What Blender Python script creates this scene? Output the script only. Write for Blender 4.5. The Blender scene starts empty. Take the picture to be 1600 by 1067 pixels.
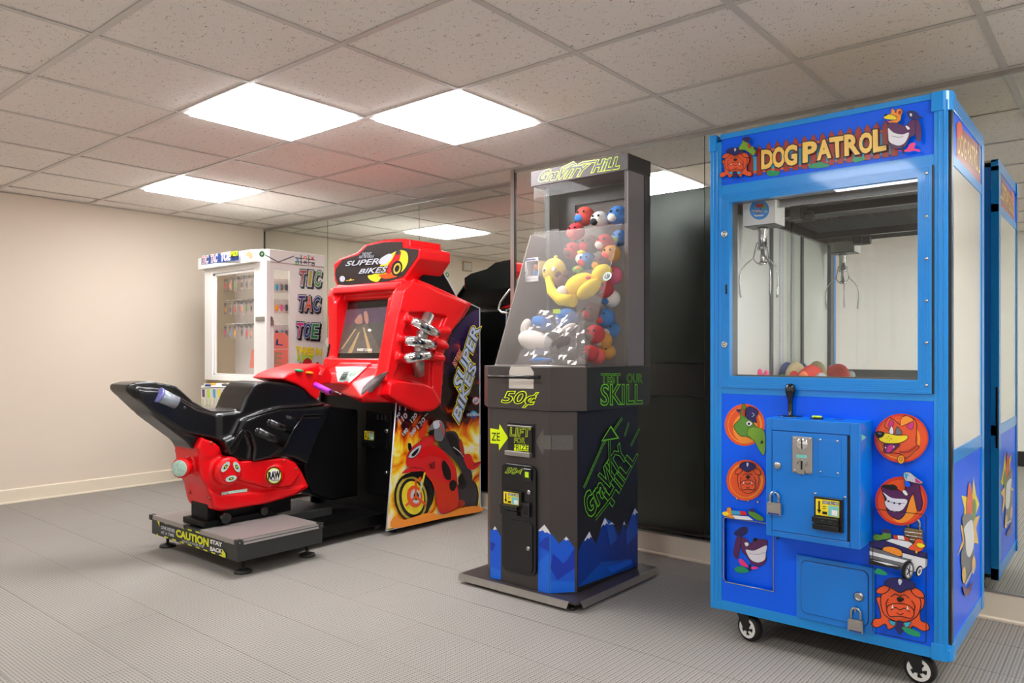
import bpy, bmesh, math, random
from mathutils import Vector, Matrix
R = random.Random(7)
sc = bpy.context.scene
COL = sc.collection
# ---------------------------------------------------------------- camera
CAMZ = 1.078
YAW = 0.6939
FPX, CX, HY = 1166.85, 800.0, 548.6
cam_d = bpy.data.cameras.new('camera'); cam = bpy.data.objects.new('camera', cam_d); COL.objects.link(cam)
cam.location = (0, 0, CAMZ); cam.rotation_euler = (math.pi/2, 0, YAW)
cam_d.sensor_width = 36; cam_d.lens = FPX/1600*36; cam_d.shift_y = (HY-533.5)/1600; cam_d.clip_start = .02
sc.camera = cam
# ---------------------------------------------------------------- world / exposure
w = bpy.data.worlds.new('world'); sc.world = w; w.use_nodes = True
w.node_tree.nodes['Background'].inputs[0].default_value = (.8, .85, 1, 1)
w.node_tree.nodes['Background'].inputs[1].default_value = .3
sc.view_settings.view_transform = 'Standard'; sc.view_settings.look = 'None'
sc.view_settings.gamma = 1; sc.view_settings.use_curve_mapping = False
sc.view_settings.exposure = 0.78
PANEL_POWER = 15.0        # ceiling fixtures
CRANE_LAMP = 22.0          # tube inside the crane
sc.cycles.use_denoising = True
sc.cycles.max_bounces = 12; sc.cycles.transparent_max_bounces = 24; sc.cycles.glossy_bounces = 6; sc.cycles.diffuse_bounces = 5
sc.cycles.sample_clamp_indirect = 6
# ---------------------------------------------------------------- real-world planes seen through the lens model
FW = Vector((-math.sin(YAW), math.cos(YAW))); RT = Vector((math.cos(YAW), math.sin(YAW)))
def W(p, ax, val):
    """point of the photograph -> the point where its ray meets the plane ax=val (world metres)"""
    k = (p[0]-CX)/FPX
    d = Vector((FW.x+RT.x*k, FW.y+RT.y*k, (HY-p[1])/FPX))
    if ax == 'x': t = val/d.x
    elif ax == 'y': t = val/d.y
    else: t = (val-CAMZ)/d.z
    v = d*t; v.z += CAMZ
    return v
def Cr(x0, y0, s):
    """coordinates read in an enlarged crop -> photograph pixels"""
    return lambda pts: [(x0+a/s, y0+b/s) for a, b in pts]
# ---------------------------------------------------------------- materials
MATS = {}
def lin(c):
    c /= 255.0
    return c/12.92 if c <= .04045 else ((c+.055)/1.055)**2.4
def mat(name, rgb=None, rough=.5, metal=0, spec=.5, coat=0, noise=0, nscale=8, bump=0, bscale=200, emit=0, alpha=None):
    if name in MATS: return MATS[name]
    m = bpy.data.materials.new(name); MATS[name] = m; m.use_nodes = True
    nt = m.node_tree; b = nt.nodes['Principled BSDF']
    c = (lin(rgb[0]), lin(rgb[1]), lin(rgb[2]), 1)
    b.inputs['Base Color'].default_value = c; b.inputs['Roughness'].default_value = rough
    b.inputs['Metallic'].default_value = metal; b.inputs['Specular IOR Level'].default_value = spec
    b.inputs['Coat Weight'].default_value = coat; b.inputs['Coat Roughness'].default_value = .06
    tc = nt.nodes.new('ShaderNodeNewGeometry')
    n = nt.nodes.new('ShaderNodeTexNoise'); n.inputs['Scale'].default_value = nscale; n.inputs['Detail'].default_value = 3
    nt.links.new(tc.outputs['Position'], n.inputs['Vector'])
    mx = nt.nodes.new('ShaderNodeMix'); mx.data_type = 'RGBA'
    k = noise if noise else .02
    mx.inputs[6].default_value = (c[0]*(1-k), c[1]*(1-k), c[2]*(1-k), 1); mx.inputs[7].default_value = (min(1, c[0]*(1+k)), min(1, c[1]*(1+k)), min(1, c[2]*(1+k)), 1)
    nt.links.new(n.outputs['Fac'], mx.inputs[0]); nt.links.new(mx.outputs[2], b.inputs['Base Color'])
    if bump:
        n2 = nt.nodes.new('ShaderNodeTexNoise'); n2.inputs['Scale'].default_value = bscale; n2.inputs['Detail'].default_value = 2
        nt.links.new(tc.outputs['Position'], n2.inputs['Vector'])
        bp = nt.nodes.new('ShaderNodeBump'); bp.inputs['Strength'].default_value = bump; bp.inputs['Distance'].default_value = .004
        nt.links.new(n2.outputs['Fac'], bp.inputs['Height']); nt.links.new(bp.outputs['Normal'], b.inputs['Normal'])
    if emit:
        b.inputs['Emission Color'].default_value = c; b.inputs['Emission Strength'].default_value = emit
    return m
def glass(name, tint=(1, 1, 1), refl=1.0, haze=0, hazecol=(200, 195, 185), rough=.015):
    m = bpy.data.materials.new(name); MATS[name] = m; m.use_nodes = True; nt = m.node_tree; nt.nodes.clear()
    out = nt.nodes.new('ShaderNodeOutputMaterial'); tr = nt.nodes.new('ShaderNodeBsdfTransparent'); tr.inputs[0].default_value = (*tint, 1)
    gl = nt.nodes.new('ShaderNodeBsdfGlossy'); gl.inputs['Roughness'].default_value = rough
    lw = nt.nodes.new('ShaderNodeLayerWeight'); lw.inputs['Blend'].default_value = .5
    pw = nt.nodes.new('ShaderNodeMath'); pw.operation = 'POWER'; pw.inputs[1].default_value = 5; nt.links.new(lw.outputs['Facing'], pw.inputs[0])
    ma = nt.nodes.new('ShaderNodeMath'); ma.operation = 'MULTIPLY_ADD'; ma.inputs[1].default_value = .9; ma.inputs[2].default_value = .045*refl; nt.links.new(pw.outputs[0], ma.inputs[0])
    mx = nt.nodes.new('ShaderNodeMixShader'); nt.links.new(ma.outputs[0], mx.inputs[0]); nt.links.new(tr.outputs[0], mx.inputs[1]); nt.links.new(gl.outputs[0], mx.inputs[2])
    last = mx
    if haze:
        df = nt.nodes.new('ShaderNodeBsdfDiffuse'); df.inputs[0].default_value = (*[lin(c) for c in hazecol], 1)
        m2 = nt.nodes.new('ShaderNodeMixShader'); m2.inputs[0].default_value = haze
        nt.links.new(mx.outputs[0], m2.inputs[1]); nt.links.new(df.outputs[0], m2.inputs[2]); last = m2
    nt.links.new(last.outputs[0], out.inputs[0]); return m
# ---------------------------------------------------------------- mesh builder
class MB:
    def __init__(s): s.v = []; s.f = []; s.m = []; s.mats = []; s.smooth = []
    def mi(s, m):
        if isinstance(m, str): m = MATS[m]
        if m not in s.mats: s.mats.append(m)
        return s.mats.index(m)
    def add(s, vs, fs, m, sm=False):
        o = len(s.v); s.v += [tuple(v) for v in vs]; i = s.mi(m)
        for f in fs: s.f.append(tuple(a+o for a in f)); s.m.append(i); s.smooth.append(sm)
        return s
    def box(s, x0, x1, y0, y1, z0, z1, m):
        vs = [(x, y, z) for z in (z0, z1) for y in (y0, y1) for x in (x0, x1)]
        return s.add(vs, [(0, 2, 3, 1), (4, 5, 7, 6), (0, 1, 5, 4), (2, 6, 7, 3), (0, 4, 6, 2), (1, 3, 7, 5)], m)
    def prism(s, pts, vec, m, sm=False):
        n = len(pts); vec = Vector(vec)
        a = [Vector(p) for p in pts]; b = [p+vec for p in a]
        # orientation
        nn = Vector((0, 0, 0))
        for i in range(n): nn += a[i].cross(a[(i+1) % n])
        if nn.dot(vec) > 0: a.reverse(); b.reverse()
        fs = [tuple(range(n)), tuple(range(2*n-1, n-1, -1))] + [(i+1 if i+1 < n else 0, i, n+i, n+((i+1) % n)) for i in range(n)]
        s.add(a+b, fs[:2], m); 
        o = len(s.v)-2*n; i0 = s.mi(m)
        for f in fs[2:]: s.f.append(tuple(q+o for q in f)); s.m.append(i0); s.smooth.append(sm)
        return s
    def loft(s, rings, m, cap=True, sm=True, close=True):
        n = len(rings[0]); vs = [v for r in rings for v in r]; fs = []
        for j in range(len(rings)-1):
            for i in range(n if close else n-1):
                k = (i+1) % n; fs.append((j*n+i, j*n+k, (j+1)*n+k, (j+1)*n+i))
        s.add(vs, fs, m, sm)
        if cap:
            o = len(s.v)-len(vs); i0 = s.mi(m)
            s.f.append(tuple(o+i for i in range(n-1, -1, -1))); s.m.append(i0); s.smooth.append(False)
            q = o+(len(rings)-1)*n; s.f.append(tuple(q+i for i in range(n))); s.m.append(i0); s.smooth.append(False)
        return s
    def tube(s, pts, r, m, seg=10, cap=True, closed=False):
        pts = [Vector(p) for p in pts]; n = len(pts); rr = r if isinstance(r, (list, tuple)) else [r]*n
        up = None; rings = []
        for i, p in enumerate(pts):
            if closed: t = (pts[(i+1) % n]-pts[i-1]).normalized()
            elif i == 0: t = (pts[1]-p).normalized()
            elif i == n-1: t = (p-pts[-2]).normalized()
            else: t = ((pts[i+1]-p).normalized()+(p-pts[i-1]).normalized()).normalized()
            if up is None:
                up = Vector((0, 0, 1)) if abs(t.z) < .9 else Vector((1, 0, 0))
            a = t.cross(up).normalized(); b = a.cross(t).normalized(); up = b
            rings.append([p+(a*math.cos(2*math.pi*k/seg)+b*math.sin(2*math.pi*k/seg))*rr[i] for k in range(seg)])
        if closed: rings.append(rings[0]); cap = False
        return s.loft(rings, m, cap)
    def cyl(s, p0, p1, r, m, r1=None, seg=20): return s.tube([p0, p1], [r, r if r1 is None else r1], m, seg)
    def lathe(s, prof, org, axis, m, seg=24, cap=True):
        """prof: list of (radius, height along axis)"""
        axis = Vector(axis).normalized(); org = Vector(org)
        u = axis.cross(Vector((0, 0, 1)) if abs(axis.z) < .9 else Vector((1, 0, 0))).normalized(); v = axis.cross(u)
        rings = [[org+axis*h+(u*math.cos(2*math.pi*k/seg)+v*math.sin(2*math.pi*k/seg))*max(r, 1e-5) for k in range(seg)] for r, h in prof]
        return s.loft(rings, m, cap)
    def ball(s, c, r, m, seg=18, rings=11, rot=None):
        r = (r, r, r) if not isinstance(r, (list, tuple)) else r; c = Vector(c); rr = []
        for j in range(rings+1):
            t = math.pi*j/rings; q = []
            for i in range(seg):
                a = 2*math.pi*i/seg; p = Vector((r[0]*math.sin(t)*math.cos(a), r[1]*math.sin(t)*math.sin(a), -r[2]*math.cos(t)))
                if rot: p.rotate(rot)
                q.append(c+p)
            rr.append(q)
        return s.loft(rr, m, cap=False)
    def build(s, name, parent=None, bevel=0, bseg=2, label=None, remesh=0, smooth=0, allsmooth=False, decim=0, **tags):
        me = bpy.data.meshes.new(name); me.from_pydata(s.v, [], s.f)
        for m in s.mats: me.materials.append(m)
        if s.f:
            me.polygons.foreach_set('material_index', s.m)
            me.polygons.foreach_set('use_smooth', [True]*len(s.f) if allsmooth else s.smooth)
        me.update()
        o = bpy.data.objects.new(name, me); COL.objects.link(o)
        if parent: o.parent = parent; o.matrix_parent_inverse = parent.matrix_basis.inverted()
        if bevel:
            b = o.modifiers.new('b', 'BEVEL'); b.width = bevel; b.segments = bseg; b.limit_method = 'ANGLE'; b.angle_limit = math.radians(40); b.harden_normals = False
        if remesh:
            r = o.modifiers.new('r', 'REMESH'); r.mode = 'VOXEL'; r.voxel_size = remesh; r.use_smooth_shade = True
            if smooth:
                q = o.modifiers.new('s', 'SMOOTH'); q.factor = .5; q.iterations = smooth
        if label: o['label'] = label
        for k, v in tags.items(): o[k] = v
        return o
def empty(name, loc, label=None, category=None, group=None):
    o = bpy.data.objects.new(name, None); COL.objects.link(o); o.location = loc; o.empty_display_size = .1
    if label: o['label'] = label
    if category: o['category'] = category
    if group: o['group'] = group
    return o
# ---------------------------------------------------------------- printed artwork on a real flat surface
class Art:
    """flat print on the plane ax=val; nrm = side it faces (+1/-1); every layer lies 0.35 mm above the one below"""
    def __init__(s, ax, val, nrm, crop=None, step=.00035, base=1):
        s.ax, s.val, s.nrm, s.mb, s.L, s.step = ax, val, nrm, MB(), base, step
        s.cr = crop or (lambda p: p)
    def P(s, p, full=False):
        q = (s.cr([p])[0]) if not full else p
        v = W(q, s.ax, s.val); v['xyz'.index(s.ax)] += s.nrm*s.step*s.L
        return v
    def normal(s):
        if hasattr(s, 'n'): return s.n
        v = Vector((0, 0, 0)); v['xyz'.index(s.ax)] = s.nrm; return v
    def up(s, n=1): s.L += n; return s
    def neontext(s, body, quad, o, i, b0=.03, b1=-.005, shear=0, full=False, spacing=1.0):
        s.text(body, quad, o, b0, shear, full, spacing)
        s.text(body, quad, i, b1, shear, full, spacing); return s
    def face(s, vs, m):
        nn = Vector((0, 0, 0))
        for i in range(len(vs)): nn += vs[i].cross(vs[(i+1) % len(vs)])
        if nn['xyz'.index(s.ax)]*s.nrm < 0: vs = vs[::-1]
        s.mb.add(vs, [tuple(range(len(vs)))], m)
    def poly(s, pts, m, full=False, outline=None, ow=.0015):
        s.L += 1; s.face([s.P(p, full) for p in pts], m)
        if outline: s.line(pts, ow, outline, closed=True, full=full)
        return s
    def smoothpts(s, pts, n=4, closed=True):
        out = []; N = len(pts)
        for i in range(N if closed else N-1):
            p0, p1, p2, p3 = [Vector(pts[j % N]) if closed else Vector(pts[min(max(j, 0), N-1)]) for j in (i-1, i, i+1, i+2)]
            for k in range(n):
                t = k/n; out.append(tuple(.5*((2*p1)+(p2-p0)*t+(2*p0-5*p1+4*p2-p3)*t*t+(3*p1-p0-3*p2+p3)*t**3)))
        if not closed: out.append(tuple(pts[-1]))
        return out
    def blob(s, pts, m, outline=None, ow=.0015, n=4): return s.poly(s.smoothpts(pts, n), m, outline=outline, ow=ow)
    def curve(s, pts, wd, m, closed=False, n=4): return s.line(s.smoothpts(pts, n, closed), wd, m, closed)
    def ell(s, cx, cy, rx, ry, m, outline=None, ow=.0015, a=0, n=28):
        pts = []
        for i in range(n):
            t = 2*math.pi*i/n; x, y = rx*math.cos(t), ry*math.sin(t)
            pts.append((cx+x*math.cos(a)-y*math.sin(a), cy+x*math.sin(a)+y*math.cos(a)))
        return s.poly(pts, m, outline=outline, ow=ow)
    def line(s, pts, wd, m, closed=False, full=False):
        s.L += 1; q = [s.P(p, full) for p in pts]; n = len(q); nv = s.normal()
        q2 = [q[0]]
        for p in q[1:]:
            if (p-q2[-1]).length > 1e-5: q2.append(p)
        if closed and (q2[0]-q2[-1]).length < 1e-5: q2.pop()
        q = q2; n = len(q)
        if n < 2: return s
        A, B = [], []
        for i in range(n):
            if closed: d0 = (q[i]-q[i-1]).normalized(); d1 = (q[(i+1) % n]-q[i]).normalized()
            else:
                d0 = (q[i]-q[i-1]).normalized() if i else (q[1]-q[0]).normalized()
                d1 = (q[i+1]-q[i]).normalized() if i < n-1 else d0
            a = nv.cross(d0); b = nv.cross(d1); mt = (a+b)
            if mt.length < .2: mt = a
            mt.normalize(); k = min(1/max(mt.dot(a), .35), 2.2); A.append(q[i]+mt*wd*.5*k); B.append(q[i]-mt*wd*.5*k)
        for i in range(n if closed else n-1):
            j = (i+1) % n; s.mb.add([A[i], B[i], B[j], A[j]], [(0, 1, 2, 3)], m)
        return s
    def neon(s, strokes, wd, o, mo, mi_):
        """letters drawn as strokes: bright outline under a dark core"""
        for st in strokes: s.line(st, wd+2*o, mo); s.L -= 1
        s.L += 1
        for st in strokes: s.line(st, wd, mi_); s.L -= 1
        s.L += 1
        return s
    def text(s, body, quad, m, bold=0, shear=0, full=False, spacing=1.0, lower=False):
        """quad: TL, TR, BR, BL corners in the photograph of the lettering's bounding box"""
        s.L += 1
        q = [s.P(p, full) for p in quad]
        vs, fs, _ = glyphs(body, bold, shear, spacing)
        if not vs: return s
        out = []
        for x, y in vs:
            top = q[0].lerp(q[1], x); bot = q[3].lerp(q[2], x); out.append(bot.lerp(top, y))
        i0 = s.mb.mi(m)
        n0 = (out[fs[0][1]]-out[fs[0][0]]).cross(out[fs[0][2]]-out[fs[0][0]]).dot(s.normal())
        if n0 < 0: fs = [f[::-1] for f in fs]
        s.mb.add(out, fs, m); return s
    def build(s, name, parent=None, **k): return s.mb.build(name, parent, **k)
class ArtPlane(Art):
    """the same on any upright plane through point o with horizontal normal n"""
    def __init__(s, o, n, crop=None, step=.00035, base=1):
        super().__init__('y', 0, -1, crop, step, base); s.o, s.n = Vector(o), Vector(n).normalized()
    def P(s, p, full=False):
        q = (s.cr([p])[0]) if not full else p
        k = (q[0]-CX)/FPX; d = Vector((FW.x+RT.x*k, FW.y+RT.y*k, (HY-q[1])/FPX)); c = Vector((0, 0, CAMZ))
        v = c+d*((s.o-c).dot(s.n)/d.dot(s.n))
        return v+s.n*s.step*s.L
    def face(s, vs, m):
        nn = Vector((0, 0, 0))
        for i in range(len(vs)): nn += vs[i].cross(vs[(i+1) % len(vs)])
        if nn.dot(s.n) < 0: vs = vs[::-1]
        s.mb.add(vs, [tuple(range(len(vs)))], m)
_G = {}
def glyphs(body, bold=0, shear=0, spacing=1.0):
    key = (body, bold, shear, spacing)
    if key in _G: return _G[key]
    cu = bpy.data.curves.new('t', 'FONT'); cu.body = body; cu.offset = bold; cu.shear = shear; cu.space_character = spacing; cu.resolution_u = 3
    cu.align_x = 'CENTER'
    ob = bpy.data.objects.new('t', cu); COL.objects.link(ob)
    dg = bpy.context.evaluated_depsgraph_get(); ev = ob.evaluated_get(dg); me = ev.to_mesh()
    vs = [(v.co.x, v.co.y) for v in me.vertices]; fs = [tuple(p.vertices) for p in me.polygons]
    ev.to_mesh_clear(); bpy.data.objects.remove(ob); bpy.data.curves.remove(cu)
    if vs and bold:
        x0, x1, y0, y1 = glyphs(body, 0, shear, spacing)[2]
    elif vs:
        x0, x1 = min(v[0] for v in vs), max(v[0] for v in vs); y0, y1 = min(v[1] for v in vs), max(v[1] for v in vs)
    else: x0, x1, y0, y1 = 0, 1, 0, 1
    if vs:
        vs = [((x-x0)/max(x1-x0, 1e-6), (y-y0)/max(y1-y0, 1e-6)) for x, y in vs]
    _G[key] = (vs, fs, (x0, x1, y0, y1)); return _G[key]
def copy_tree(o, loc=None, parent=None):
    c = o.copy(); COL.objects.link(c)
    if parent: c.parent = parent
    for ch in o.children:
        copy_tree(ch, None, c)
    if loc is not None: c.location = loc
    return c
# ---------------------------------------------------------------- palette
mat('cream_trim', (232, 219, 196), .45, noise=.03)
mat('wall_paint', (222, 208, 190), .75, noise=.035, nscale=1.2, bump=.05, bscale=60)
mat('wall_paint_light', (240, 238, 232), .75, noise=.02, nscale=1.5)
mat('grid_metal', (205, 199, 192), .4)
mat('black_vinyl', (38, 34, 32), .5)
mat('mirror_edge', (26, 30, 27), .4)
mat('aluminium', (176, 172, 166), .3, .85, noise=.04, nscale=30)
mat('chrome', (235, 235, 238), .07, 1)
mat('steel', (190, 190, 188), .25, 1)
mat('brushed_steel', (176, 172, 166), .38, .9, noise=.08, nscale=60)
mat('black_plastic', (9, 9, 10), .3, coat=.2)
mat('black_matte', (20, 19, 19), .5)
mat('black_gloss', (10, 10, 11), .15, coat=.6)
mat('rubber', (18, 17, 16), .6)
mat('white_plastic', (236, 234, 228), .4)
mat('white', (240, 240, 238), .5)
mat('ink', (12, 10, 14), .35)
# ceiling tile: mineral fibre with pin holes
def tile_material():
    m = mat('ceiling_tile', (196, 186, 175), .9); nt = m.node_tree; b = nt.nodes['Principled BSDF']
    g = nt.nodes.new('ShaderNodeNewGeometry')
    v = nt.nodes.new('ShaderNodeTexVoronoi'); v.inputs['Scale'].default_value = 125; v.inputs['Randomness'].default_value = 1
    n = nt.nodes.new('ShaderNodeTexNoise'); n.inputs['Scale'].default_value = 40; n.inputs['Detail'].default_value = 2
    for t in (v, n): nt.links.new(g.outputs['Position'], t.inputs['Vector'])
    # hole where the distance to a cell point is small, hole size varies with noise
    mr = nt.nodes.new('ShaderNodeMapRange'); mr.inputs[1].default_value = .45; mr.inputs[2].default_value = .75; mr.inputs[3].default_value = .04; mr.inputs[4].default_value = .42
    nt.links.new(n.outputs['Fac'], mr.inputs[0])
    lt = nt.nodes.new('ShaderNodeMath'); lt.operation = 'LESS_THAN'; nt.links.new(v.outputs['Distance'], lt.inputs[0]); nt.links.new(mr.outputs[0], lt.inputs[1])
    n3 = nt.nodes.new('ShaderNodeTexNoise'); n3.inputs['Scale'].default_value = 1.1; nt.links.new(g.outputs['Position'], n3.inputs['Vector'])
    c1 = nt.nodes.new('ShaderNodeMix'); c1.data_type = 'RGBA'; c1.inputs[6].default_value = (lin(232), lin(224), lin(216), 1); c1.inputs[7].default_value = (lin(243), lin(237), lin(229), 1)
    nt.links.new(n3.outputs['Fac'], c1.inputs[0])
    c2 = nt.nodes.new('ShaderNodeMix'); c2.data_type = 'RGBA'; c2.inputs[7].default_value = (lin(120), lin(110), lin(100), 1)
    nt.links.new(c1.outputs[2], c2.inputs[6]); nt.links.new(lt.outputs[0], c2.inputs[0]); nt.links.new(c2.outputs[2], b.inputs['Base Color'])
    bp = nt.nodes.new('ShaderNodeBump'); bp.inputs['Strength'].default_value = .5; bp.inputs['Distance'].default_value = .003; bp.invert = True
    nt.links.new(lt.outputs[0], bp.inputs['Height']); nt.links.new(bp.outputs['Normal'], b.inputs['Normal'])
tile_material()
def carpet_material():
    m = mat('woven_vinyl', (150, 146, 140), .75, spec=.25); nt = m.node_tree; b = nt.nodes['Principled BSDF']
    g = nt.nodes.new('ShaderNodeNewGeometry'); sx = nt.nodes.new('ShaderNodeSeparateXYZ'); nt.links.new(g.outputs['Position'], sx.inputs[0])
    def op(o, a, b_=None, c=None):
        n = nt.nodes.new('ShaderNodeMath'); n.operation = o
        for i, q in enumerate((a, b_, c)):
            if q is None: continue
            if isinstance(q, (int, float)): n.inputs[i].default_value = q
            else: nt.links.new(q, n.inputs[i])
        return n.outputs[0]
    k = 2*math.pi/.0108
    sxx = op('SINE', op('MULTIPLY', sx.outputs[0], k)); 
    # alternate ribs are offset half a step, so the cells read as a woven lattice
    syy = op('SINE', op('ADD', op('MULTIPLY', sx.outputs[1], k*.95), op('MULTIPLY', op('FLOOR', op('MULTIPLY', sx.outputs[0], 1/.0195)), math.pi*.0)))
    a = op('ADD', op('MULTIPLY', sxx, .5), .5); c = op('ADD', op('MULTIPLY', syy, .5), .5)
    rib = op('ADD', op('MULTIPLY', op('SINE', op('MULTIPLY', sx.outputs[0], k*.5)), .22), .78)
    cell = op('MULTIPLY', op('MULTIPLY', op('POWER', a, .7), op('POWER', c, .6)), rib)
    n1 = nt.nodes.new('ShaderNodeTexNoise'); n1.inputs['Scale'].default_value = 1.6; n1.inputs['Detail'].default_value = 4; nt.links.new(g.outputs['Position'], n1.inputs['Vector'])
    oi = nt.nodes.new('ShaderNodeObjectInfo')
    lt = nt.nodes.new('ShaderNodeMix'); lt.data_type = 'RGBA'; lt.inputs[6].default_value = (lin(166), lin(160), lin(152), 1); lt.inputs[7].default_value = (lin(168), lin(162), lin(154), 1)
    nt.links.new(oi.outputs['Random'], lt.inputs[0])
    dk = nt.nodes.new('ShaderNodeMix'); dk.data_type = 'RGBA'; dk.inputs[7].default_value = (lin(76), lin(72), lin(68), 1)
    nt.links.new(lt.outputs[2], dk.inputs[6]); nt.links.new(cell, dk.inputs[0])
    mx = nt.nodes.new('ShaderNodeMix'); mx.data_type = 'RGBA'; mx.blend_type = 'MULTIPLY'; mx.inputs[0].default_value = 1
    sh = nt.nodes.new('ShaderNodeMapRange'); sh.inputs[3].default_value = .9; sh.inputs[4].default_value = 1.06; nt.links.new(n1.outputs['Fac'], sh.inputs[0])
    cb = nt.nodes.new('ShaderNodeCombineColor')
    for i in range(3): nt.links.new(sh.outputs[0], cb.inputs[i])
    nt.links.new(dk.outputs[2], mx.inputs[6]); nt.links.new(cb.outputs[0], mx.inputs[7]); nt.links.new(mx.outputs[2], b.inputs['Base Color'])
    bp = nt.nodes.new('ShaderNodeBump'); bp.inputs['Strength'].default_value = .35; bp.inputs['Distance'].default_value = .002; bp.invert = True
    nt.links.new(cell, bp.inputs['Height']); nt.links.new(bp.outputs['Normal'], b.inputs['Normal'])
carpet_material()
def mirror_material():
    m = mat('mirror_silver', (226, 231, 225), .012, 1)
    return m
mirror_material()
mat('diffuser', (250, 251, 255), .5, emit=PANEL_POWER)
glass('clear_glass'); glass('acrylic', (.97, .97, .96), .5, .05, (205, 195, 182), .02); glass('acrylic_clear', (.98, .98, .97), .12, .02, (205, 195, 182), .02); glass('acrylic_matte', (.93, .91, .89), .28, .05, (170, 150, 135), .45); glass('plastic_bag', (.95, .97, 1), 3.0, .12, (215, 222, 230))
# ================================================================ SETTING
XL, XR, YF, YM1, YM2, ZC = -6.125, 2.2, -1.353, 3.54, 3.81, 2.196
XS = -2.93    # where the mirror wall steps forward
TU = lambda k: -5.881+.61*k
TV = lambda j: 4.137-.61*j
def struct(mb, name, parent=None, **k):
    o = mb.build(name, parent, **k)
    if not parent: o['kind'] = 'structure'
    return o
fl = struct(MB().box(XL-.1, XR+.1, YF-.1, YM2+.15, -.12, -.006, 'black_matte'), 'floor')
# carpet planks 305 x 915 mm laid in rows, shared meshes
rowy = [1.437+.305*i for i in range(-10, 9)]
pm = {}
for r, y0 in enumerate(rowy):
    if y0 > YM2: continue
    off = (-1.715 + (0 if (r % 2 == 0) else .4575)) % .915
    x = XL - ((XL-off) % .915)
    y1 = y0+.305
    while x < XR:
        a, b_ = max(x, XL), min(x+.915, XR); ya, yb = max(y0, YF), min(y1, YM2)
        if b_-a > .02 and yb-ya > .02:
            key = (round(b_-a, 4), round(yb-ya, 4)); g = .0011
            if key not in pm:
                o = MB().box(.0003, key[0]-.0003, .0009, key[1]-.0009, -.006, 0, 'woven_vinyl').build('tile', fl); pm[key] = o.data
            else:
                o = bpy.data.objects.new('tile', pm[key]); COL.objects.link(o); o.parent = fl
            o.location = (a, ya, (R.random()-.5)*.0006-.0004)
        x += .915
struct(MB().box(XL-.1, XL, YF-.1, YM2+.15, 0, ZC, 'wall_paint'), 'wall_left')
bk = struct(MB().box(XL, XS, YM2+.012, YM2+.15, 0, ZC, 'wall_paint').box(XS, XR, YM1+.012, YM2+.15, 0, ZC, 'wall_paint'), 'wall_back')
struct(MB().box(XL, XR, YF-.1, YF, 0, ZC, 'wall_paint_light'), 'wall_front')
struct(MB().box(XR, XR+.1, YF-.1, YM2+.15, 0, ZC, 'wall_paint'), 'wall_right')
# baseboards (with a small caulk lip at the floor)
def base(name, prof_ax, a0, a1, at, out, m='cream_trim', h=.1):
    mb = MB(); t = .014*out
    pr = [(0, 0), (t*1.5, 0), (t*1.5, .008), (t, .014), (t, h-.006), (t*.6, h), (0, h)]
    if prof_ax == 'x': mb.prism([(a0, at+p, q) for p, q in pr], (a1-a0, 0, 0), m)
    else: mb.prism([(at+p, a0, q) for p, q in pr], (0, a1-a0, 0), m)
    return struct(mb, name)
base('baseboard_left', 'y', YF, YM2, XL, 1)
base('baseboard_back', 'x', XL, XS, YM2+.012, -1, h=.115)
base('baseboard_back.001', 'x', XS-.012, XR, YM1+.012, -1, h=.115)
base('baseboard_front', 'x', XL, XR, YF, 1, 'black_vinyl', .14)
base('baseboard_right', 'y', YF, YM1, XR, -1, 'black_vinyl', .14)
# mirror panes: each a sheet of glass with a dark edge
zb, zt = .118, ZC-.022
def pane(x0, x1, y, a=.0025):
    mb = MB().box(x0+a, x1-a, y, y+.008, zb, zt, 'mirror_silver')
    mb.box(x0, x1, y+.0082, y+.0118, zb-.002, zt+.002, 'mirror_edge')
    return mb.build('mirror_pane', bk)
xs = [XL+.01] + [W((p, 400), 'y', YM2).x for p in (512, 655)] + [XS-.01]
for a, b_ in zip(xs[:-1], xs[1:]): pane(a, b_, YM2)
xr = [XS+.012, W((1101, 500), 'y', YM1).x, .1, 1.2, XR-.01]
for a, b_ in zip(xr[:-1], xr[1:]): pane(a, b_, YM1)
# metal channels round the mirrors
mb = MB().box(XL, XS, YM2-.008, YM2+.011, zt, ZC, 'aluminium').box(XS-.004, XR, YM1-.008, YM1+.011, zt, ZC, 'aluminium'); struct(mb, 'trim_1', bevel=.002)
mb = MB().box(XL, XS, YM2-.006, YM2+.011, .112, zb, 'aluminium').box(XS-.004, XR, YM1-.006, YM1+.011, .112, zb, 'aluminium'); struct(mb, 'trim_2')
mb = MB().box(XS-.02, XS, YM1-.006, YM2+.012, 0.0, ZC, 'cream_trim').box(XS-.02, XS+.008, YM1-.009, YM1-.004, .11, ZC, 'aluminium').box(XS+.0085, XS+.014, YM1-.008, YM1-.003, .11, ZC, 'mirror_edge'); struct(mb, 'trim_3')
mb = MB().box(XL+.002, XL+.012, YM2-.006, YM2, .11, ZC, 'mirror_edge'); struct(mb, 'trim_4')
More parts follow.
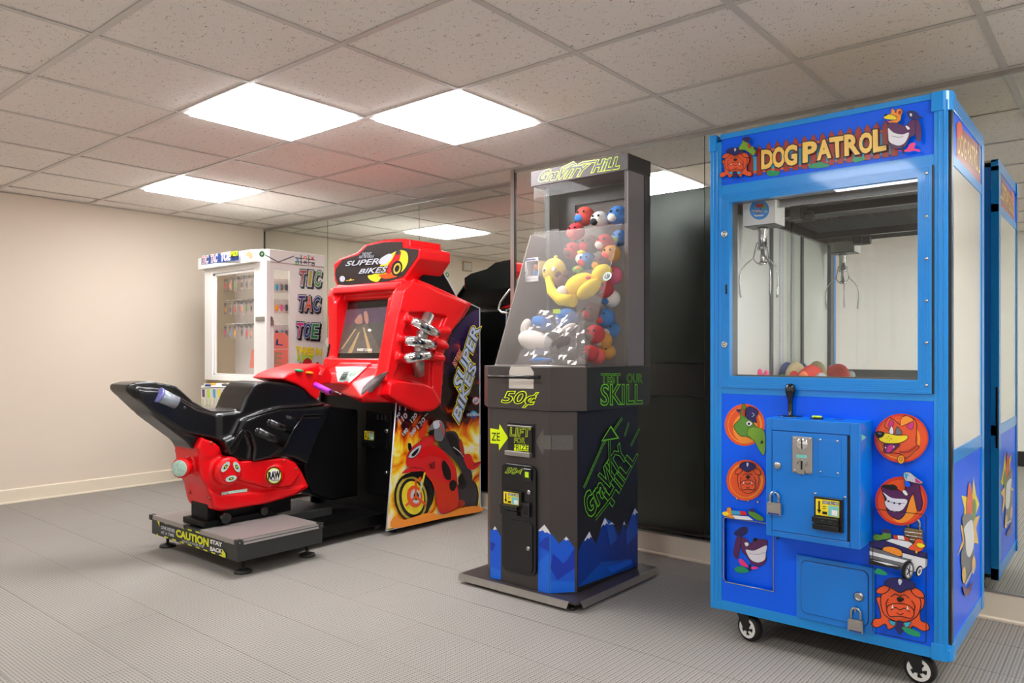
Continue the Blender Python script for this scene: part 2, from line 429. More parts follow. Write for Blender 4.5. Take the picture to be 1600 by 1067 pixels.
# ceiling
ce = struct(MB().box(XL-.1, XR+.1, YF-.1, YM2+.15, ZC+.03, ZC+.12, 'wall_paint_light'), 'ceiling')
LIGHTS = {(4, 4), (5, 3), (1, 3), (7, 7), (10, 4), (2, 7), (11, 7), (12, 2)}   # (column, row below line j); last four added out of view as fill light
us = [XL] + [TU(k) for k in range(0, 14)] + [XR]; vs_ = [YF] + [TV(j) for j in range(8, 0, -1)] + [YM2]
us = sorted(set(round(u, 4) for u in us if XL <= u <= XR)); vs_ = sorted(set(round(v, 4) for v in vs_ if YF <= v <= YM2))
tm = {}
for i in range(len(us)-1):
    for j in range(len(vs_)-1):
        cx_, cy_ = (us[i]+us[i+1])/2, (vs_[j]+vs_[j+1])/2
        col = math.floor((cx_+5.881)/.61); row = math.ceil((4.137-cy_)/.61)
        if (col, row) in LIGHTS: continue
        a, b_, c, d = us[i]+.009, us[i+1]-.009, vs_[j]+.009, vs_[j+1]-.009
        if b_-a < .03 or d-c < .03: continue
        key = (round(b_-a, 3), round(d-c, 3))
        if key not in tm:
            o = MB().box(-.004, key[0]+.004, -.004, key[1]+.004, 0, .015, 'ceiling_tile').build('tile', ce); tm[key] = o.data
        else:
            o = bpy.data.objects.new('tile', tm[key]); COL.objects.link(o); o.parent = ce
        o.location = (a, c, ZC+.004+R.random()*.0015)
        o.rotation_euler = ((R.random()-.5)*.002, (R.random()-.5)*.002, 0)
g = MB()
for u in us: g.box(u-.012, u+.012, YF, YM2, ZC, ZC+.003, 'grid_metal').box(u-.002, u+.002, YF, YM2, ZC+.003, ZC+.03, 'grid_metal')
for v in vs_: g.box(XL, XR, v-.012, v+.012, ZC-.0006, ZC+.0024, 'grid_metal').box(XL, XR, v-.002, v+.002, ZC+.003, ZC+.03, 'grid_metal')
g.build('ceiling_grid', ce)
# wall angles
ang = MB().box(XL, XL+.022, YF, YM2, ZC-.001, ZC+.002, 'grid_metal').box(XL, XS, YM2-.03, YM2, ZC-.0015, ZC+.0016, 'grid_metal').box(XS, XR, YM1-.02, YM1, ZC-.0015, ZC+.0016, 'grid_metal').box(XS-.02, XS+.0, YM1, YM2, ZC-.0015, ZC+.0016, 'grid_metal')
ang.build('wall_angle', ce)
where = {(4, 4): 'square prismatic ceiling light panel, larger left one of the near pair', (5, 3): 'square smooth ceiling light panel nearest the mirror wall, right of the near pair',
         (1, 3): 'farthest ceiling light panel, above the white prize cabinet and beige wall',
         (7, 7): 'ceiling light panel in front of the blue claw machine, glinting on its frame', (10, 4): 'unseen fill light panel added to the right of the blue claw machine',
         (2, 7): 'unseen fill light panel added before the far left wall', (11, 7): 'unseen fill light panel added behind the camera near the pale front wall', (12, 2): 'unseen fill light panel added by the right wall next to the mirror'}
for n, (cc, rr) in enumerate(sorted(LIGHTS)):
    x0, x1, y0, y1 = TU(cc)+.013, TU(cc+1)-.013, TV(rr)+.013, TV(rr-1)-.013
    if x1 > XR or y0 < YF: continue
    L = empty('ceiling_light', ((x0+x1)/2, (y0+y1)/2, ZC+.004), where[(cc, rr)], 'ceiling light')
    fm = MB()
    for (a, b_, c, d) in ((x0, x1, y0, y0+.016), (x0, x1, y1-.016, y1), (x0, x0+.016, y0+.016, y1-.016), (x1-.016, x1, y0+.016, y1-.016)): fm.box(a, b_, c, d, ZC+.0035, ZC+.012, 'white_plastic')
    fm.build('frame', L)
    dm = MB()
    dm.box(x0+.018, x1-.018, y0+.018, y1-.018, ZC-.012, ZC+.011, 'diffuser')
    if (cc, rr) == (4, 4):
        for k in range(18):
            q = x0+.03+k*(x1-x0-.06)/17; dm.box(q-.002, q+.002, y0+.016, y1-.018, ZC-.0136, ZC-.0119, 'diffuser')
    dm.build('diffuser', L)
# ================================================================ CLAW CRANE
mat('crane_blue', (0, 142, 226), .28, coat=.3, noise=.03, nscale=3)
mat('crane_box_blue', (0, 122, 220), .3, coat=.2, noise=.03, nscale=3)
mat('panel_blue', (0, 98, 250), .3, spec=.3, coat=.08, noise=.05, nscale=2)
mat('roof_board', (196, 178, 150), .6); mat('side_cream', (228, 224, 212), .2, coat=.5)
mat('inner_white', (226, 228, 224), .45)
mat('slate', (74, 80, 84), .4)
mat('grille_dark', (58, 52, 46), .6)
mat('crane_tube', (255, 252, 245), .4, emit=CRANE_LAMP)
for n_, c_ in dict(orange=(236, 84, 22), orange_lt=(250, 150, 40), orange_dk=(214, 48, 20), dog_orange=(238, 88, 36), dog_green=(92, 150, 44), dog_green2=(120, 168, 40), navy=(28, 22, 96), purple=(88, 22, 88), violet=(60, 24, 110),
                    teeth=(232, 228, 236), yellow=(250, 226, 30), gold=(250, 170, 30), pink=(236, 40, 130), fence=(170, 44, 26), rail=(226, 110, 50), letter=(250, 204, 96), letter_pink=(244, 150, 110), sky_pane=(60, 170, 210), grass_print=(10, 150, 96),
                    magenta=(210, 40, 130), carwhite=(235, 238, 240), cargrey=(110, 112, 118), cyan_print=(120, 205, 200), neon=(226, 255, 0), lime=(196, 236, 20), red_print=(220, 30, 36), silver_print=(200, 205, 215)).items():
    mat(n_, c_, .3, coat=.3, noise=.04, nscale=20)
YC0, YC1, XC0, XC1, ZC0, ZC1 = 2.66, 3.335, -1.234, -.436, .107, 1.894
crane = empty('claw_machine', ((XC0+XC1)/2, (YC0+YC1)/2, 0), 'tall bright blue claw crane machine on casters with cartoon dog artwork', 'arcade machine')
fx = lambda px: W((px, 500), 'y', YC0).x       # front-plane x of a pixel column
def fz(px, py, y=YC0): return W((px, py), 'y', y).z
PT = .062
# frame: corner posts and rails
mb = MB()
zt0 = fz(1290, 182) ; 
for x0, x1 in ((XC0, XC0+.045), (fx(1459), fx(1481))): mb.box(x0, x1, YC0, YC0+.04, ZC0, ZC1-.03, 'crane_blue').box(x0+.012, x0+.017, YC0-.002, YC0, ZC0+.03, ZC1-.06, 'crane_blue').box(x0+.027, x0+.032, YC0-.002, YC0, ZC0+.03, ZC1-.06, 'crane_blue')
mb.box(XC1-.022, XC1, YC0+.018, YC0+.05, ZC0, ZC1-.03, 'crane_blue')
for x0, x1 in ((XC0, XC0+.03), (XC1-.03, XC1)): mb.box(x0, x1, YC1-.05, YC1, ZC0, ZC1-.03, 'crane_blue')
# front rails: top, below marquee, below door, bottom
def rail(pyT, pyB, px=1290, y0=YC0+.001, y1=YC0+.04, x0=XC0+.04, x1=None, m='crane_blue'):
    mb.box(x0, fx(1460) if x1 is None else x1, y0, y1, fz(px, pyB), fz(px, pyT), m)
fzv = lambda p: fz(p[0], p[1])
zTopIn = fzv((1124, 218.6)); zMarB = fzv((1124, 290.6)); zDoT, zDoB = fzv((1126, 305)), fzv((1124.5, 604.8)); zLoT, zLoB = fzv((1124.7, 614.6)), fzv((1124.7, 936.5))
mb.box(XC0+.04, fx(1460), YC0+.001, YC0+.04, zTopIn, ZC1-.002, 'crane_blue')
mb.box(XC0+.04, fx(1460), YC0+.001, YC0+.04, zDoT-.004, zMarB, 'crane_blue')
mb.box(XC0+.04, fx(1460), YC0+.001, YC0+.04, zLoT, zDoB+.004, 'crane_blue')
mb.box(XC0+.002, XC1-.002, YC0+.0005, YC0+.04, ZC0+.002, zLoB, 'crane_blue')
mb.box(XC1-.03, XC1-.002, YC0+.04, YC1, ZC0, ZC0+.05, 'crane_blue').box(XC1-.03, XC1-.002, YC0+.04, YC1, ZC1-.05, ZC1-.002, 'crane_blue').box(XC0, XC0+.03, YC0+.04, YC1, ZC0, ZC0+.05, 'crane_blue').box(XC0, XC0+.03, YC0+.04, YC1, ZC1-.05, ZC1-.002, 'crane_blue')
zs1, zs0 = W((1532, 300), 'x', XC1).z, W((1532.6, 680.6), 'x', XC1).z
mb.box(XC1-.03, XC1-.002, YC0+.04, YC1, zs1, zs1+.035, 'crane_blue').box(XC1-.03, XC1-.002, YC0+.04, YC1, zs0-.045, zs0, 'crane_blue')
mb.build('frame', crane, bevel=.003)
# corner caps of the top and bottom rails
mb = MB()
for z0, z1 in ((ZC1-.062, ZC1), (ZC0, ZC0+.052)):
    n = 6; pts = [(fx(1457)-.004, YC0-.004), (XC1-.03, YC0-.004)] + [(XC1-.03+.034*math.sin(math.pi/2*k/n), YC0+.03-.034*math.cos(math.pi/2*k/n)) for k in range(1, n+1)] + [(XC1+.004, YC0+.07), (fx(1457)-.004, YC0+.07)]
    MB().prism([(a, b_, z0) for a, b_ in pts], (0, 0, z1-z0), 'crane_blue').build('corner_cap', crane, bevel=.002)
MB().box(XC0-.004, XC0+.025, YC0-.004, YC0+.05, ZC1-.062, ZC1, 'crane_blue').build('corner_cap', crane, bevel=.002)
MB().box(fx(1481), fx(1486), YC0+.012, YC0+.04, ZC0+.05, ZC1-.06, 'black_plastic').build('post_slot', crane)
MB().box(XC0+.01, XC1-.01, YC0+.03, YC1, ZC1-.012, ZC1-.004, 'roof_board').build('roof', crane)
MB().box(XC0+.004, XC1-.004, YC1-.012, YC1-.004, ZC0+.02, ZC1-.03, 'crane_box_blue').box(XC1-.012, XC1-.004, YC1-.004, YC1+.006, ZC0+.56, ZC0+.82, 'black_plastic').build('back_panel', crane, bevel=.002)
MB().box(XC0+.01, XC1-.01, YC0+.03, YC1-.01, ZC0+.004, ZC0+.016, 'black_matte').build('bottom_panel', crane)
# side panels: cream upper glass, blue printed lower and header
MB().box(XC1-.012, XC1-.005, YC0+.05, YC1-.03, zs0, zs1, 'side_cream').build('side_panel', crane, label='cream upper side panel')
MB().box(XC1-.012, XC1-.005, YC0+.05, YC1-.03, ZC0+.04, zs0-.04, 'panel_blue').build('side_panel', crane, label='blue lower side panel with dog artwork')
MB().box(XC1-.012, XC1-.005, YC0+.05, YC1-.03, zs1+.03, ZC1-.04, 'panel_blue').build('side_panel', crane, label='printed side marquee panel')
MB().box(XC0+.004, XC0+.012, YC0+.04, YC1-.03, ZC0+.04, zs0-.04, 'panel_blue').box(XC0+.004, XC0+.012, YC0+.04, YC1-.03, zs0-.04, ZC1-.04, 'side_cream').build('side_panel', crane)
# lining of the prize chamber: white left wall, mirror back, slate frame, grille ceiling, deck
YMI = 3.30; ZI0, ZI1 = .90, 1.645
MB().box(-1.181, -1.173, YC0+.07, YMI, ZI0, ZI1, 'inner_white').build('chamber_wall', crane)
MB().box(XC1-.03, XC1-.022, YC0+.05, YMI, ZI0, ZI1, 'inner_white').build('chamber_wall', crane)
MB().box(-1.2, XC1-.02, YMI, YMI+.006, ZI0, ZI1+.05, 'mirror_silver').build('chamber_mirror', crane)
xo0, xo1 = fx(1141), fx(1434.6); zo1, zo0 = fzv((1141, 316.7)), fzv((1141, 587.4))
mb = MB().box(-1.2, xo0-.001, YC0+.022, YC0+.072, ZI0, ZI1, 'slate').box(xo1+.001, XC1-.03, YC0+.022, YC0+.072, ZI0, ZI1, 'slate').box(-1.2, XC1-.03, YC0+.022, YC0+.06, zo1+.001, ZI1+.05, 'slate').box(-1.2, XC1-.03, YC0+.022, YC0+.06, ZI0-.02, zo0-.001, 'slate')
mb.build('inner_frame', crane, bevel=.002)
mb = MB().box(-1.2, XC1-.02, YC0+.06, YMI, ZI1, ZI1+.006, 'grille_dark')
for k in range(34): mb.box(-1.17+k*.021, -1.162+k*.021, YC0+.13, YMI-.01, ZI1-.003, ZI1, 'grille_dark')
for k in range(23): mb.box(-1.17, XC1-.03, YC0+.14+k*.021, YC0+.146+k*.021, ZI1-.0045, ZI1-.0015, 'slate')
mb.build('chamber_ceiling', crane, kind='stuff')
MB().box(-1.2, XC1-.02, YC0+.06, YMI, ZI0-.01, ZI0, 'inner_white').box(-1.2, XC1-.02, YC0+.06, YC0+.075, ZI0, zo0+.004, 'slate').build('deck', crane)
MB().cyl((XC1-.042, YC0+.09, ZI0+.05), (XC1-.042, YC0+.09, ZI1-.05), .010, 'crane_tube', seg=10).build('lamp_tube', crane)
MB().cyl((XC1-.042, YC0+.12, ZI1-.02), (XC1-.042, YMI-.06, ZI1-.02), .010, 'crane_tube', seg=10).build('lamp_tube', crane)
# slate upright and perforated strip on the left chamber wall
p = W((1205, 450), 'x', -1.17); MB().box(-1.173, -1.165, p.y-.012, p.y+.012, ZI0, ZI1, 'slate').build('upright', crane)
p = W((1221, 450), 'x', -1.17); mb = MB().box(-1.173, -1.168, p.y-.02, p.y+.02, ZI0, ZI1-.02, 'silver_print')
for k in range(70): mb.box(-1.169, -1.1665, p.y-.016, p.y+.004, ZI0+.01+k*.0104, ZI0+.0155+k*.0104, 'inner_white')
mb.build('perforated_strip', crane)
# gantry rails and carriages
mb = MB().box(-1.165, XC1-.035, 2.955, 2.975, 1.605, 1.635, 'black_plastic').box(-1.165, XC1-.035, 2.76, 2.775, 1.61, 1.64, 'steel').box(-1.165, -1.15, YC0+.08, YMI-.01, 1.60, 1.64, 'black_plastic').box(XC1-.06, XC1-.04, YC0+.08, YMI-.01, 1.60, 1.64, 'black_plastic')
mb.box(-1.0, -.96, 2.85, 2.93, 1.575, 1.63, 'black_plastic').cyl((-1.0, 2.9, 1.59), (-.93, 2.9, 1.59), .02, 'black_plastic')
gan = mb.build('gantry', crane, bevel=.002)
XCL, YCL = -1.083, 2.79
b0, b1 = W((1161, 352), 'y', 2.74), W((1211, 345), 'y', 2.74)
mb = MB().box(b0.x, b1.x, 2.74, 2.745, 1.552, 1.64, 'inner_white').box(b1.x-.004, b1.x, 2.745, 2.84, 1.552, 1.64, 'inner_white').box(b0.x, b0.x+.004, 2.745, 2.84, 1.552, 1.64, 'acrylic').box(b0.x, b1.x, 2.84, 2.844, 1.552, 1.64, 'acrylic').box(b0.x+.002, b1.x-.002, 2.745, 2.84, 1.549, 1.553, 'slate')
car = mb.build('carriage', crane, label='white winch carriage with round blue sticker')
a = Art('y', 2.74, -1, Cr(1130, 280, 6.669)); a.ell(378, 318, 102, 104, 'crane_blue')
a.poly([(330, 290), (350, 255), (400, 250), (430, 260), (420, 300)], 'fence').poly([(345, 330), (400, 300), (400, 350), (345, 360)], 'navy').poly([(290, 330), (330, 322), (330, 336)], 'letter').poly([(320, 365), (340, 375), (420, 370), (430, 360), (415, 385), (335, 390)], 'teeth').poly([(410, 290), (440, 260), (455, 300), (430, 320)], 'dog_green').poly([(440, 330), (470, 340), (430, 345)], 'yellow')
a.text('PATROL', [(345, 325), (405, 318), (405, 345), (345, 352)], 'white', .02)
a.build('sticker', car)
# claw
mb = MB().lathe([(.019, 0), (.019, .012), (.016, .014), (.016, .07), (.0185, .072), (.0185, .09), (.006, .092)], (XCL, YCL, 1.462), (0, 0, 1), 'steel')
mb.lathe([(.009, 0), (.009, .035), (.007, .036), (.007, .06)], (XCL, YCL, 1.41), (0, 0, 1), 'steel').lathe([(.014, 0), (.016, .004), (.014, .012)], (XCL, YCL, 1.405), (0, 0, 1), 'steel').cyl((XCL, YCL, 1.50), (XCL, YCL, 1.56), .003, 'black_plastic')
claw = mb.build('claw', crane)
for k, an in enumerate((math.radians(190), math.radians(310), math.radians(70))):
    dx, dy = math.cos(an), math.sin(an)
    q = lambda r, z: (XCL+dx*r, YCL+dy*r, z)
    mb = MB().tube([q(.016, 1.49), q(.022, 1.488), q(.034, 1.432)], .0028, 'steel', 8)
    mb.tube([q(.012, 1.412), q(.02, 1.413), q(.036, 1.432), q(.062, 1.412), q(.078, 1.392), q(.085, 1.37), q(.086, 1.345), q(.082, 1.30), q(.08, 1.285)], [.0028]*6+[.003, .0045, .004], 'steel', 8)
    mb.ball(q(.034, 1.432), .0045, 'steel', 8, 6)
    mb.build('prong', claw)
# door with window
mb = MB()
X0, X1 = fx(1126), fx(1457)-.001
YD = YC0-.008
for (a0, a1, c0, c1) in ((X0, xo0, zDoB+.0, zDoT), (xo1, X1, zDoB, zDoT), (xo0, xo1, zo1, zDoT), (xo0, xo1, zDoB, zo0)): mb.box(a0, a1, YD, YC0+.02, c0, c1, 'crane_blue')
H = (zDoT-zo1)
for k in range(1, 6):   # extruded grooves round the window
    t = k/6
    a0, a1, c0, c1 = X0+(xo0-X0)*t, X1+(xo1-X1)*t, zDoB+(zo0-zDoB)*t, zDoT+(zo1-zDoT)*t; g = .0011; yy = YD-.0012
    mb.box(a0, a1, yy, YD, c1-g, c1+g, 'crane_blue').box(a0, a1, yy, YD, c0-g, c0+g, 'crane_blue').box(a0-g, a0+g, yy, YD, c0, c1, 'crane_blue').box(a1-g, a1+g, yy, YD, c0, c1, 'crane_blue')
door = mb.build('door', crane, bevel=.001)
MB().box(xo0-.004, xo1+.004, YC0+.004, YC0+.008, zo0-.004, zo1+.004, 'clear_glass').build('window_pane', door)
MB().box(X1, X1+.006, YD+.002, YC0+.004, zDoB, zDoT, 'black_plastic').build('hinge', door)
for px, py in ((1132.5, 366), (1132.5, 538.5)):
    c = W((px, py), 'y', YD); MB().lathe([(.0125, 0), (.0125, .004), (.011, .006), (.0085, .0065), (.0085, .0035), (.004, .004), (.004, .007), (.001, .007)], c, (0, -1, 0), 'steel').build('lock', door)
c = W((1135, 452), 'y', YD); MB().box(c.x-.003, c.x+.003, YD-.002, YD+.002, c.z-.018, c.z+.018, 'black_plastic').build('latch_slot', door)
for py in (270.5, 337.5, 404, 470, 535.5, 602):
    c = W((1448, py), 'y', YD); MB().lathe([(.0055, 0), (.005, .0025), (.002, .0038)], c, (0, -1, 0), 'steel', 10).build('screw', door)
# marquee
MB().box(XC0+.045, fx(1459), YC0+.004, YC0+.012, zMarB, zTopIn, 'panel_blue').build('marquee', crane)
A1 = Cr(1110, 200, 8.889); A2 = Cr(1280, 150, 8.889)
a = Art('y', YC0+.004, -1, A1)
# fence: 17 pickets from left to right between two rails (full-picture pixels)
PICK = []
for k in range(17):
    t = k/16; x = 1173+(1398-1173)*t; top = 230+(183-230)*t if k < 2 else 222+(186-222)*(t-.12)/.88; bot = 276+(244-276)*t
    if k == 0: top = 240
    PICK.append((x, top, bot))
a.cr = lambda p: p
for (ya, yb) in ((14, 18), (-8, -4)):
    f0 = (lambda t, o: (1171+(1398-1171)*t, (224+(186-224)*t)+o)); f1 = (lambda t, o: (1171+(1398-1171)*t, (276+(244-276)*t)+o))
    ff = f0 if ya > 0 else f1
    a.poly([ff(0, ya), ff(1, ya), ff(1, yb), ff(0, yb)], 'rail')
a.poly([(1171, 246), (1392, 206), (1392, 240), (1171, 268)], 'sky_pane')
for k in range(17):
    x, t0, b0_ = PICK[k]; wd = 4.2+1.2*k/16
    a.poly([(x-wd, t0+9), (x, t0), (x+wd, t0+8), (x+wd, b0_-.5), (x-wd, b0_+.5)], 'fence', outline='ink', ow=.0008); a.L -= 2
a.L += 2
for pts in ([(1200, 267), (1217, 268), (1216, 274), (1201, 275)], [(1268, 256), (1292, 256), (1294, 261), (1266, 263)], [(1333, 247), (1350, 246), (1351, 250), (1336, 254)], [(1280, 253), (1288, 256), (1280, 260)]): a.blob(pts, 'grass_print')
a.cr = A1
LET = {'D': [(735, 330), (800, 310), (865, 345), (868, 480), (830, 545), (725, 560), (740, 500)], }
for ch, q in (('D', [(722, 325), (868, 308), (870, 545), (722, 562)]), ('O', [(880, 290), (1032, 268), (1035, 528), (880, 545)]), ('G', [(1045, 262), (1205, 245), (1200, 500), (1045, 522)])):
    a.text(ch, q, 'ink', .085); a.text(ch, q, 'letter', .045)
a.cr = A2
for ch, q in (('A', [(-10, 640), (160, 610), (160, 850), (-10, 885)]), ('T', [(160, 600), (345, 575), (335, 835), (190, 855)]), ('R', [(370, 560), (535, 545), (550, 800), (375, 825)]), ('O', [(570, 545), (745, 515), (745, 775), (575, 800)]), ('L', [(770, 495), (920, 480), (925, 745), (775, 775)])):
    a.text(ch, q, 'ink', .085); a.text(ch, q, 'letter', .045)
a.cr = A1; q = [(1310, 225), (1475, 195), (1480, 445), (1310, 475)]; a.text('P', q, 'ink', .085); a.text('P', q, 'letter', .045)
def bulldog(a, M, o='dog_orange', lw=.0016, cap=True, body=True):
    """orange bulldog with police cap, M maps unit box (0..1, y down) to crop coords"""
    m = lambda pts: [M(*p) for p in pts]
    if body: a.blob(m([(.0, .93), (.05, .82), (.16, .78), (.12, .55), (.08, .42), (.18, .38), (.24, .48), (.3, .3), (.7, .3), (.78, .5), (.82, .36), (.92, .36), (.9, .52), (.85, .6), (.86, .78), (.97, .82), (1, .93), (.9, .98), (.72, .9), (.66, 1.0), (.5, .9), (.3, 1.0), (.24, .9), (.1, .98)]), o, 'ink', lw)
    a.blob(m([(.16, .42), (.22, .24), (.34, .17), (.66, .17), (.78, .24), (.86, .44), (.8, .68), (.66, .8), (.5, .84), (.34, .8), (.2, .68)]), o, 'ink', lw)
    a.blob(m([(.08, .3), (.14, .2), (.3, .14), (.3, .24), (.2, .32)]), o, 'ink', lw); a.blob(m([(.92, .32), (.86, .2), (.7, .14), (.7, .24), (.8, .33)]), o, 'ink', lw)
    a.blob(m([(.27, .58), (.36, .5), (.5, .48), (.64, .5), (.74, .6), (.7, .74), (.5, .72), (.32, .74)]), o, 'ink', lw)
    a.curve(m([(.34, .62), (.42, .56), (.5, .6), (.58, .56), (.67, .63)]), lw, 'ink'); a.curve(m([(.44, .66), (.5, .69), (.56, .66)]), lw, 'ink')
    for x in (.37, .63): a.poly(m([(x-.02, .58), (x+.02, .58), (x, .5)]), 'white')
    a.blob(m([(.44, .38), (.5, .35), (.57, .38), (.53, .44), (.47, .44)]), 'ink')
    a.curve(m([(.34, .36), (.42, .3), (.5, .33), (.58, .3), (.66, .36)]), lw, 'ink'); a.curve(m([(.3, .4), (.26, .5), (.28, .6)]), lw, 'ink'); a.curve(m([(.7, .4), (.76, .5), (.74, .62)]), lw, 'ink')
    if cap:
        a.blob(m([(.24, .13), (.3, .02), (.5, -.02), (.7, .03), (.77, .14), (.62, .2), (.5, .26), (.38, .2)]), 'navy', 'ink', lw); a.blob(m([(.47, .04), (.5, .0), (.54, .04), (.5, .12)]), 'silver_print')
    if body:
        a.poly(m([(.3, .8), (.44, .83), (.4, .92), (.34, .88)]), 'sky_pane', outline='ink', ow=lw*.6).poly(m([(.56, .83), (.7, .8), (.66, .9), (.6, .92)]), 'sky_pane', outline='ink', ow=lw*.6)
        a.poly(m([(.46, .8), (.54, .8), (.58, .97), (.5, 1.06), (.43, .97)]), 'navy', outline='ink', ow=lw*.5)
bulldog(a, lambda x, y: (145+445*x, 300+(400)*y-15*x))
# green dog peeking over the fence
a.blob([(425, 290), (470, 220), (480, 170), (510, 190), (560, 240), (640, 290), (655, 330), (630, 400), (570, 360), (500, 320), (440, 320)], 'dog_green2', 'ink', .001).blob([(470, 165), (520, 140), (575, 150), (580, 200), (520, 210)], 'navy', 'ink', .001).ell(655, 300, 22, 22, 'ink').poly([(545, 215), (580, 235), (600, 300), (560, 290)], 'fence')
a.line([(170, 780), (520, 730)], .0012, 'navy')
a.cr = A2
# tan dog
a.blob([(925, 310), (1010, 270), (1050, 285), (1100, 320), (1090, 350), (1000, 350), (930, 335)], 'yellow', 'ink', .001); a.blob([(1020, 255), (1030, 200), (1070, 215), (1090, 260), (1100, 215), (1150, 200), (1185, 240), (1165, 290), (1150, 360), (1080, 405), (990, 395), (1010, 365), (1090, 350), (1100, 315), (1050, 285), (1010, 280)], 'orange_lt', 'ink', .0012)
a.blob([(925, 290), (960, 268), (970, 290), (935, 305)], 'ink').blob([(1120, 250), (1150, 225), (1170, 250), (1140, 285)], 'fence').poly([(965, 365), (1010, 370), (985, 395)], 'magenta')
# purple dog with grin, cap, ear, pink bird
a.blob([(985, 410), (1100, 400), (1220, 440), (1290, 370), (1330, 350), (1400, 380), (1395, 500), (1330, 580), (1280, 600), (1220, 720), (1120, 755), (1030, 730), (985, 650), (980, 520)], 'purple', 'ink', .0012)
a.blob([(985, 465), (1060, 530), (1180, 555), (1275, 530), (1240, 640), (1180, 700), (1100, 710), (1000, 660), (985, 560)], 'teeth', 'ink', .001).curve([(1030, 575), (1110, 595), (1200, 590)], .001, 'ink')
a.blob([(1225, 440), (1262, 450), (1285, 480), (1255, 492)], 'white').blob([(1380, 350), (1420, 400), (1445, 520), (1435, 640), (1400, 660), (1370, 600), (1365, 480)], 'purple', 'ink', .0012)
a.blob([(1250, 245), (1330, 235), (1390, 270), (1420, 310), (1460, 330), (1380, 345), (1290, 345), (1260, 300)], 'navy', 'ink', .001).blob([(1285, 275), (1305, 270), (1318, 300), (1295, 312)], 'white')
a.blob([(1100, 780), (1230, 770), (1290, 690), (1365, 680), (1350, 750), (1425, 770), (1415, 800), (1340, 785), (1260, 800)], 'pink').poly([(1170, 720), (1200, 720), (1220, 820), (1180, 820)], 'ink')
a.build('marquee_print', crane)
# lower front panel, with a real prize opening at lower left
px0, px1 = fx(1130.5), fx(1208.8); pz1, pz0 = fzv((1130.5, 807.8)), fzv((1131.4, 908.4)); LX0, LX1 = XC0+.045, fx(1460)
mb = MB().box(LX0, px0, YC0+.002, YC0+.012, zLoB, zLoT, 'panel_blue').box(px1, LX1, YC0+.002, YC0+.012, zLoB, zLoT, 'panel_blue').box(px0, px1, YC0+.002, YC0+.012, pz1, zLoT, 'panel_blue').box(px0, px1, YC0+.002, YC0+.012, zLoB, pz0, 'panel_blue')
mb.build('front_panel', crane)
MB().box(px0, px1, YC0+.026, YC0+.03, pz0-.01, pz1+.01, 'panel_blue').build('prize_flap', crane, bevel=.001)
mb = MB(); r_ = .006
loop = [(px0+.006, pz1), (px1, pz1), (px1, pz0), (px0+.01, pz0), (px0, pz0+.012), (px0, pz1-.008)]
mb.tube([Vector((x, YC0, z)) for x, z in loop], .0022, 'aluminium', 6, closed=True); mb.build('flap_trim', crane)
a = Art('y', YC0+.026, -1, Cr(1120, 760, 6.276))
a.blob([(170, 460), (240, 400), (300, 405), (295, 460), (230, 490)], 'navy', 'ink', .001).blob([(200, 490), (240, 500), (215, 690), (185, 700), (165, 640)], 'purple', 'ink', .001)
a.blob([(245, 500), (300, 520), (330, 560), (380, 520), (490, 525), (495, 580), (480, 650), (490, 720), (430, 780), (350, 760), (300, 690), (245, 620)], 'purple', 'ink', .0014)
a.blob([(290, 615), (370, 625), (490, 575), (485, 650), (475, 715), (410, 745), (340, 720), (300, 660)], 'teeth', 'ink', .001).curve([(320, 650), (400, 665), (480, 640)], .001, 'ink').blob([(275, 555), (300, 545), (318, 565), (295, 585)], 'white').blob([(360, 515), (385, 500), (405, 520), (380, 540)], 'ink')
a.blob([(218, 715), (250, 710), (300, 760), (310, 790), (270, 780), (235, 760)], 'pink').blob([(340, 785), (400, 785), (405, 800), (350, 810)], 'pink').blob([(180, 800), (220, 780), (270, 785), (320, 830), (250, 845), (190, 830)], 'grass_print').poly([(322, 760), (345, 760), (340, 825), (318, 820)], 'ink')
a.build('flap_print', crane)
a = Art('y', YC0+.002, -1, Cr(1120, 600, 6.276))
# green dog roundel
a.ell(275, 400, 197, 207, 'orange').ell(278, 405, 170, 180, 'orange_lt').ell(270, 400, 155, 165, 'orange').ell(280, 430, 120, 140, 'orange_lt')
a.blob([(170, 405), (230, 340), (235, 280), (262, 190), (290, 240), (285, 320), (330, 340), (400, 430), (470, 470), (470, 690), (420, 650), (370, 560), (300, 515), (240, 510), (190, 460)], 'dog_green', 'ink', .002).blob([(300, 490), (340, 420), (470, 465), (470, 690), (420, 650), (370, 560)], 'dog_green2', 'ink', .0014)
a.poly([(255, 300), (265, 225), (282, 260), (278, 325)], 'red_print', outline='ink', ow=.001).blob([(290, 250), (330, 218), (400, 250), (408, 290), (385, 330), (395, 380), (330, 350), (300, 330)], 'navy', 'ink', .0014).poly([(190, 250), (240, 240), (225, 285)], 'navy').blob([(295, 375), (322, 360), (355, 385), (330, 410), (300, 400)], 'white', 'ink', .001).ell(322, 388, 12, 13, 'ink').curve([(350, 280), (375, 300), (350, 320)], .002, 'silver_print').poly([(430, 580), (450, 545), (465, 580)], 'ink')
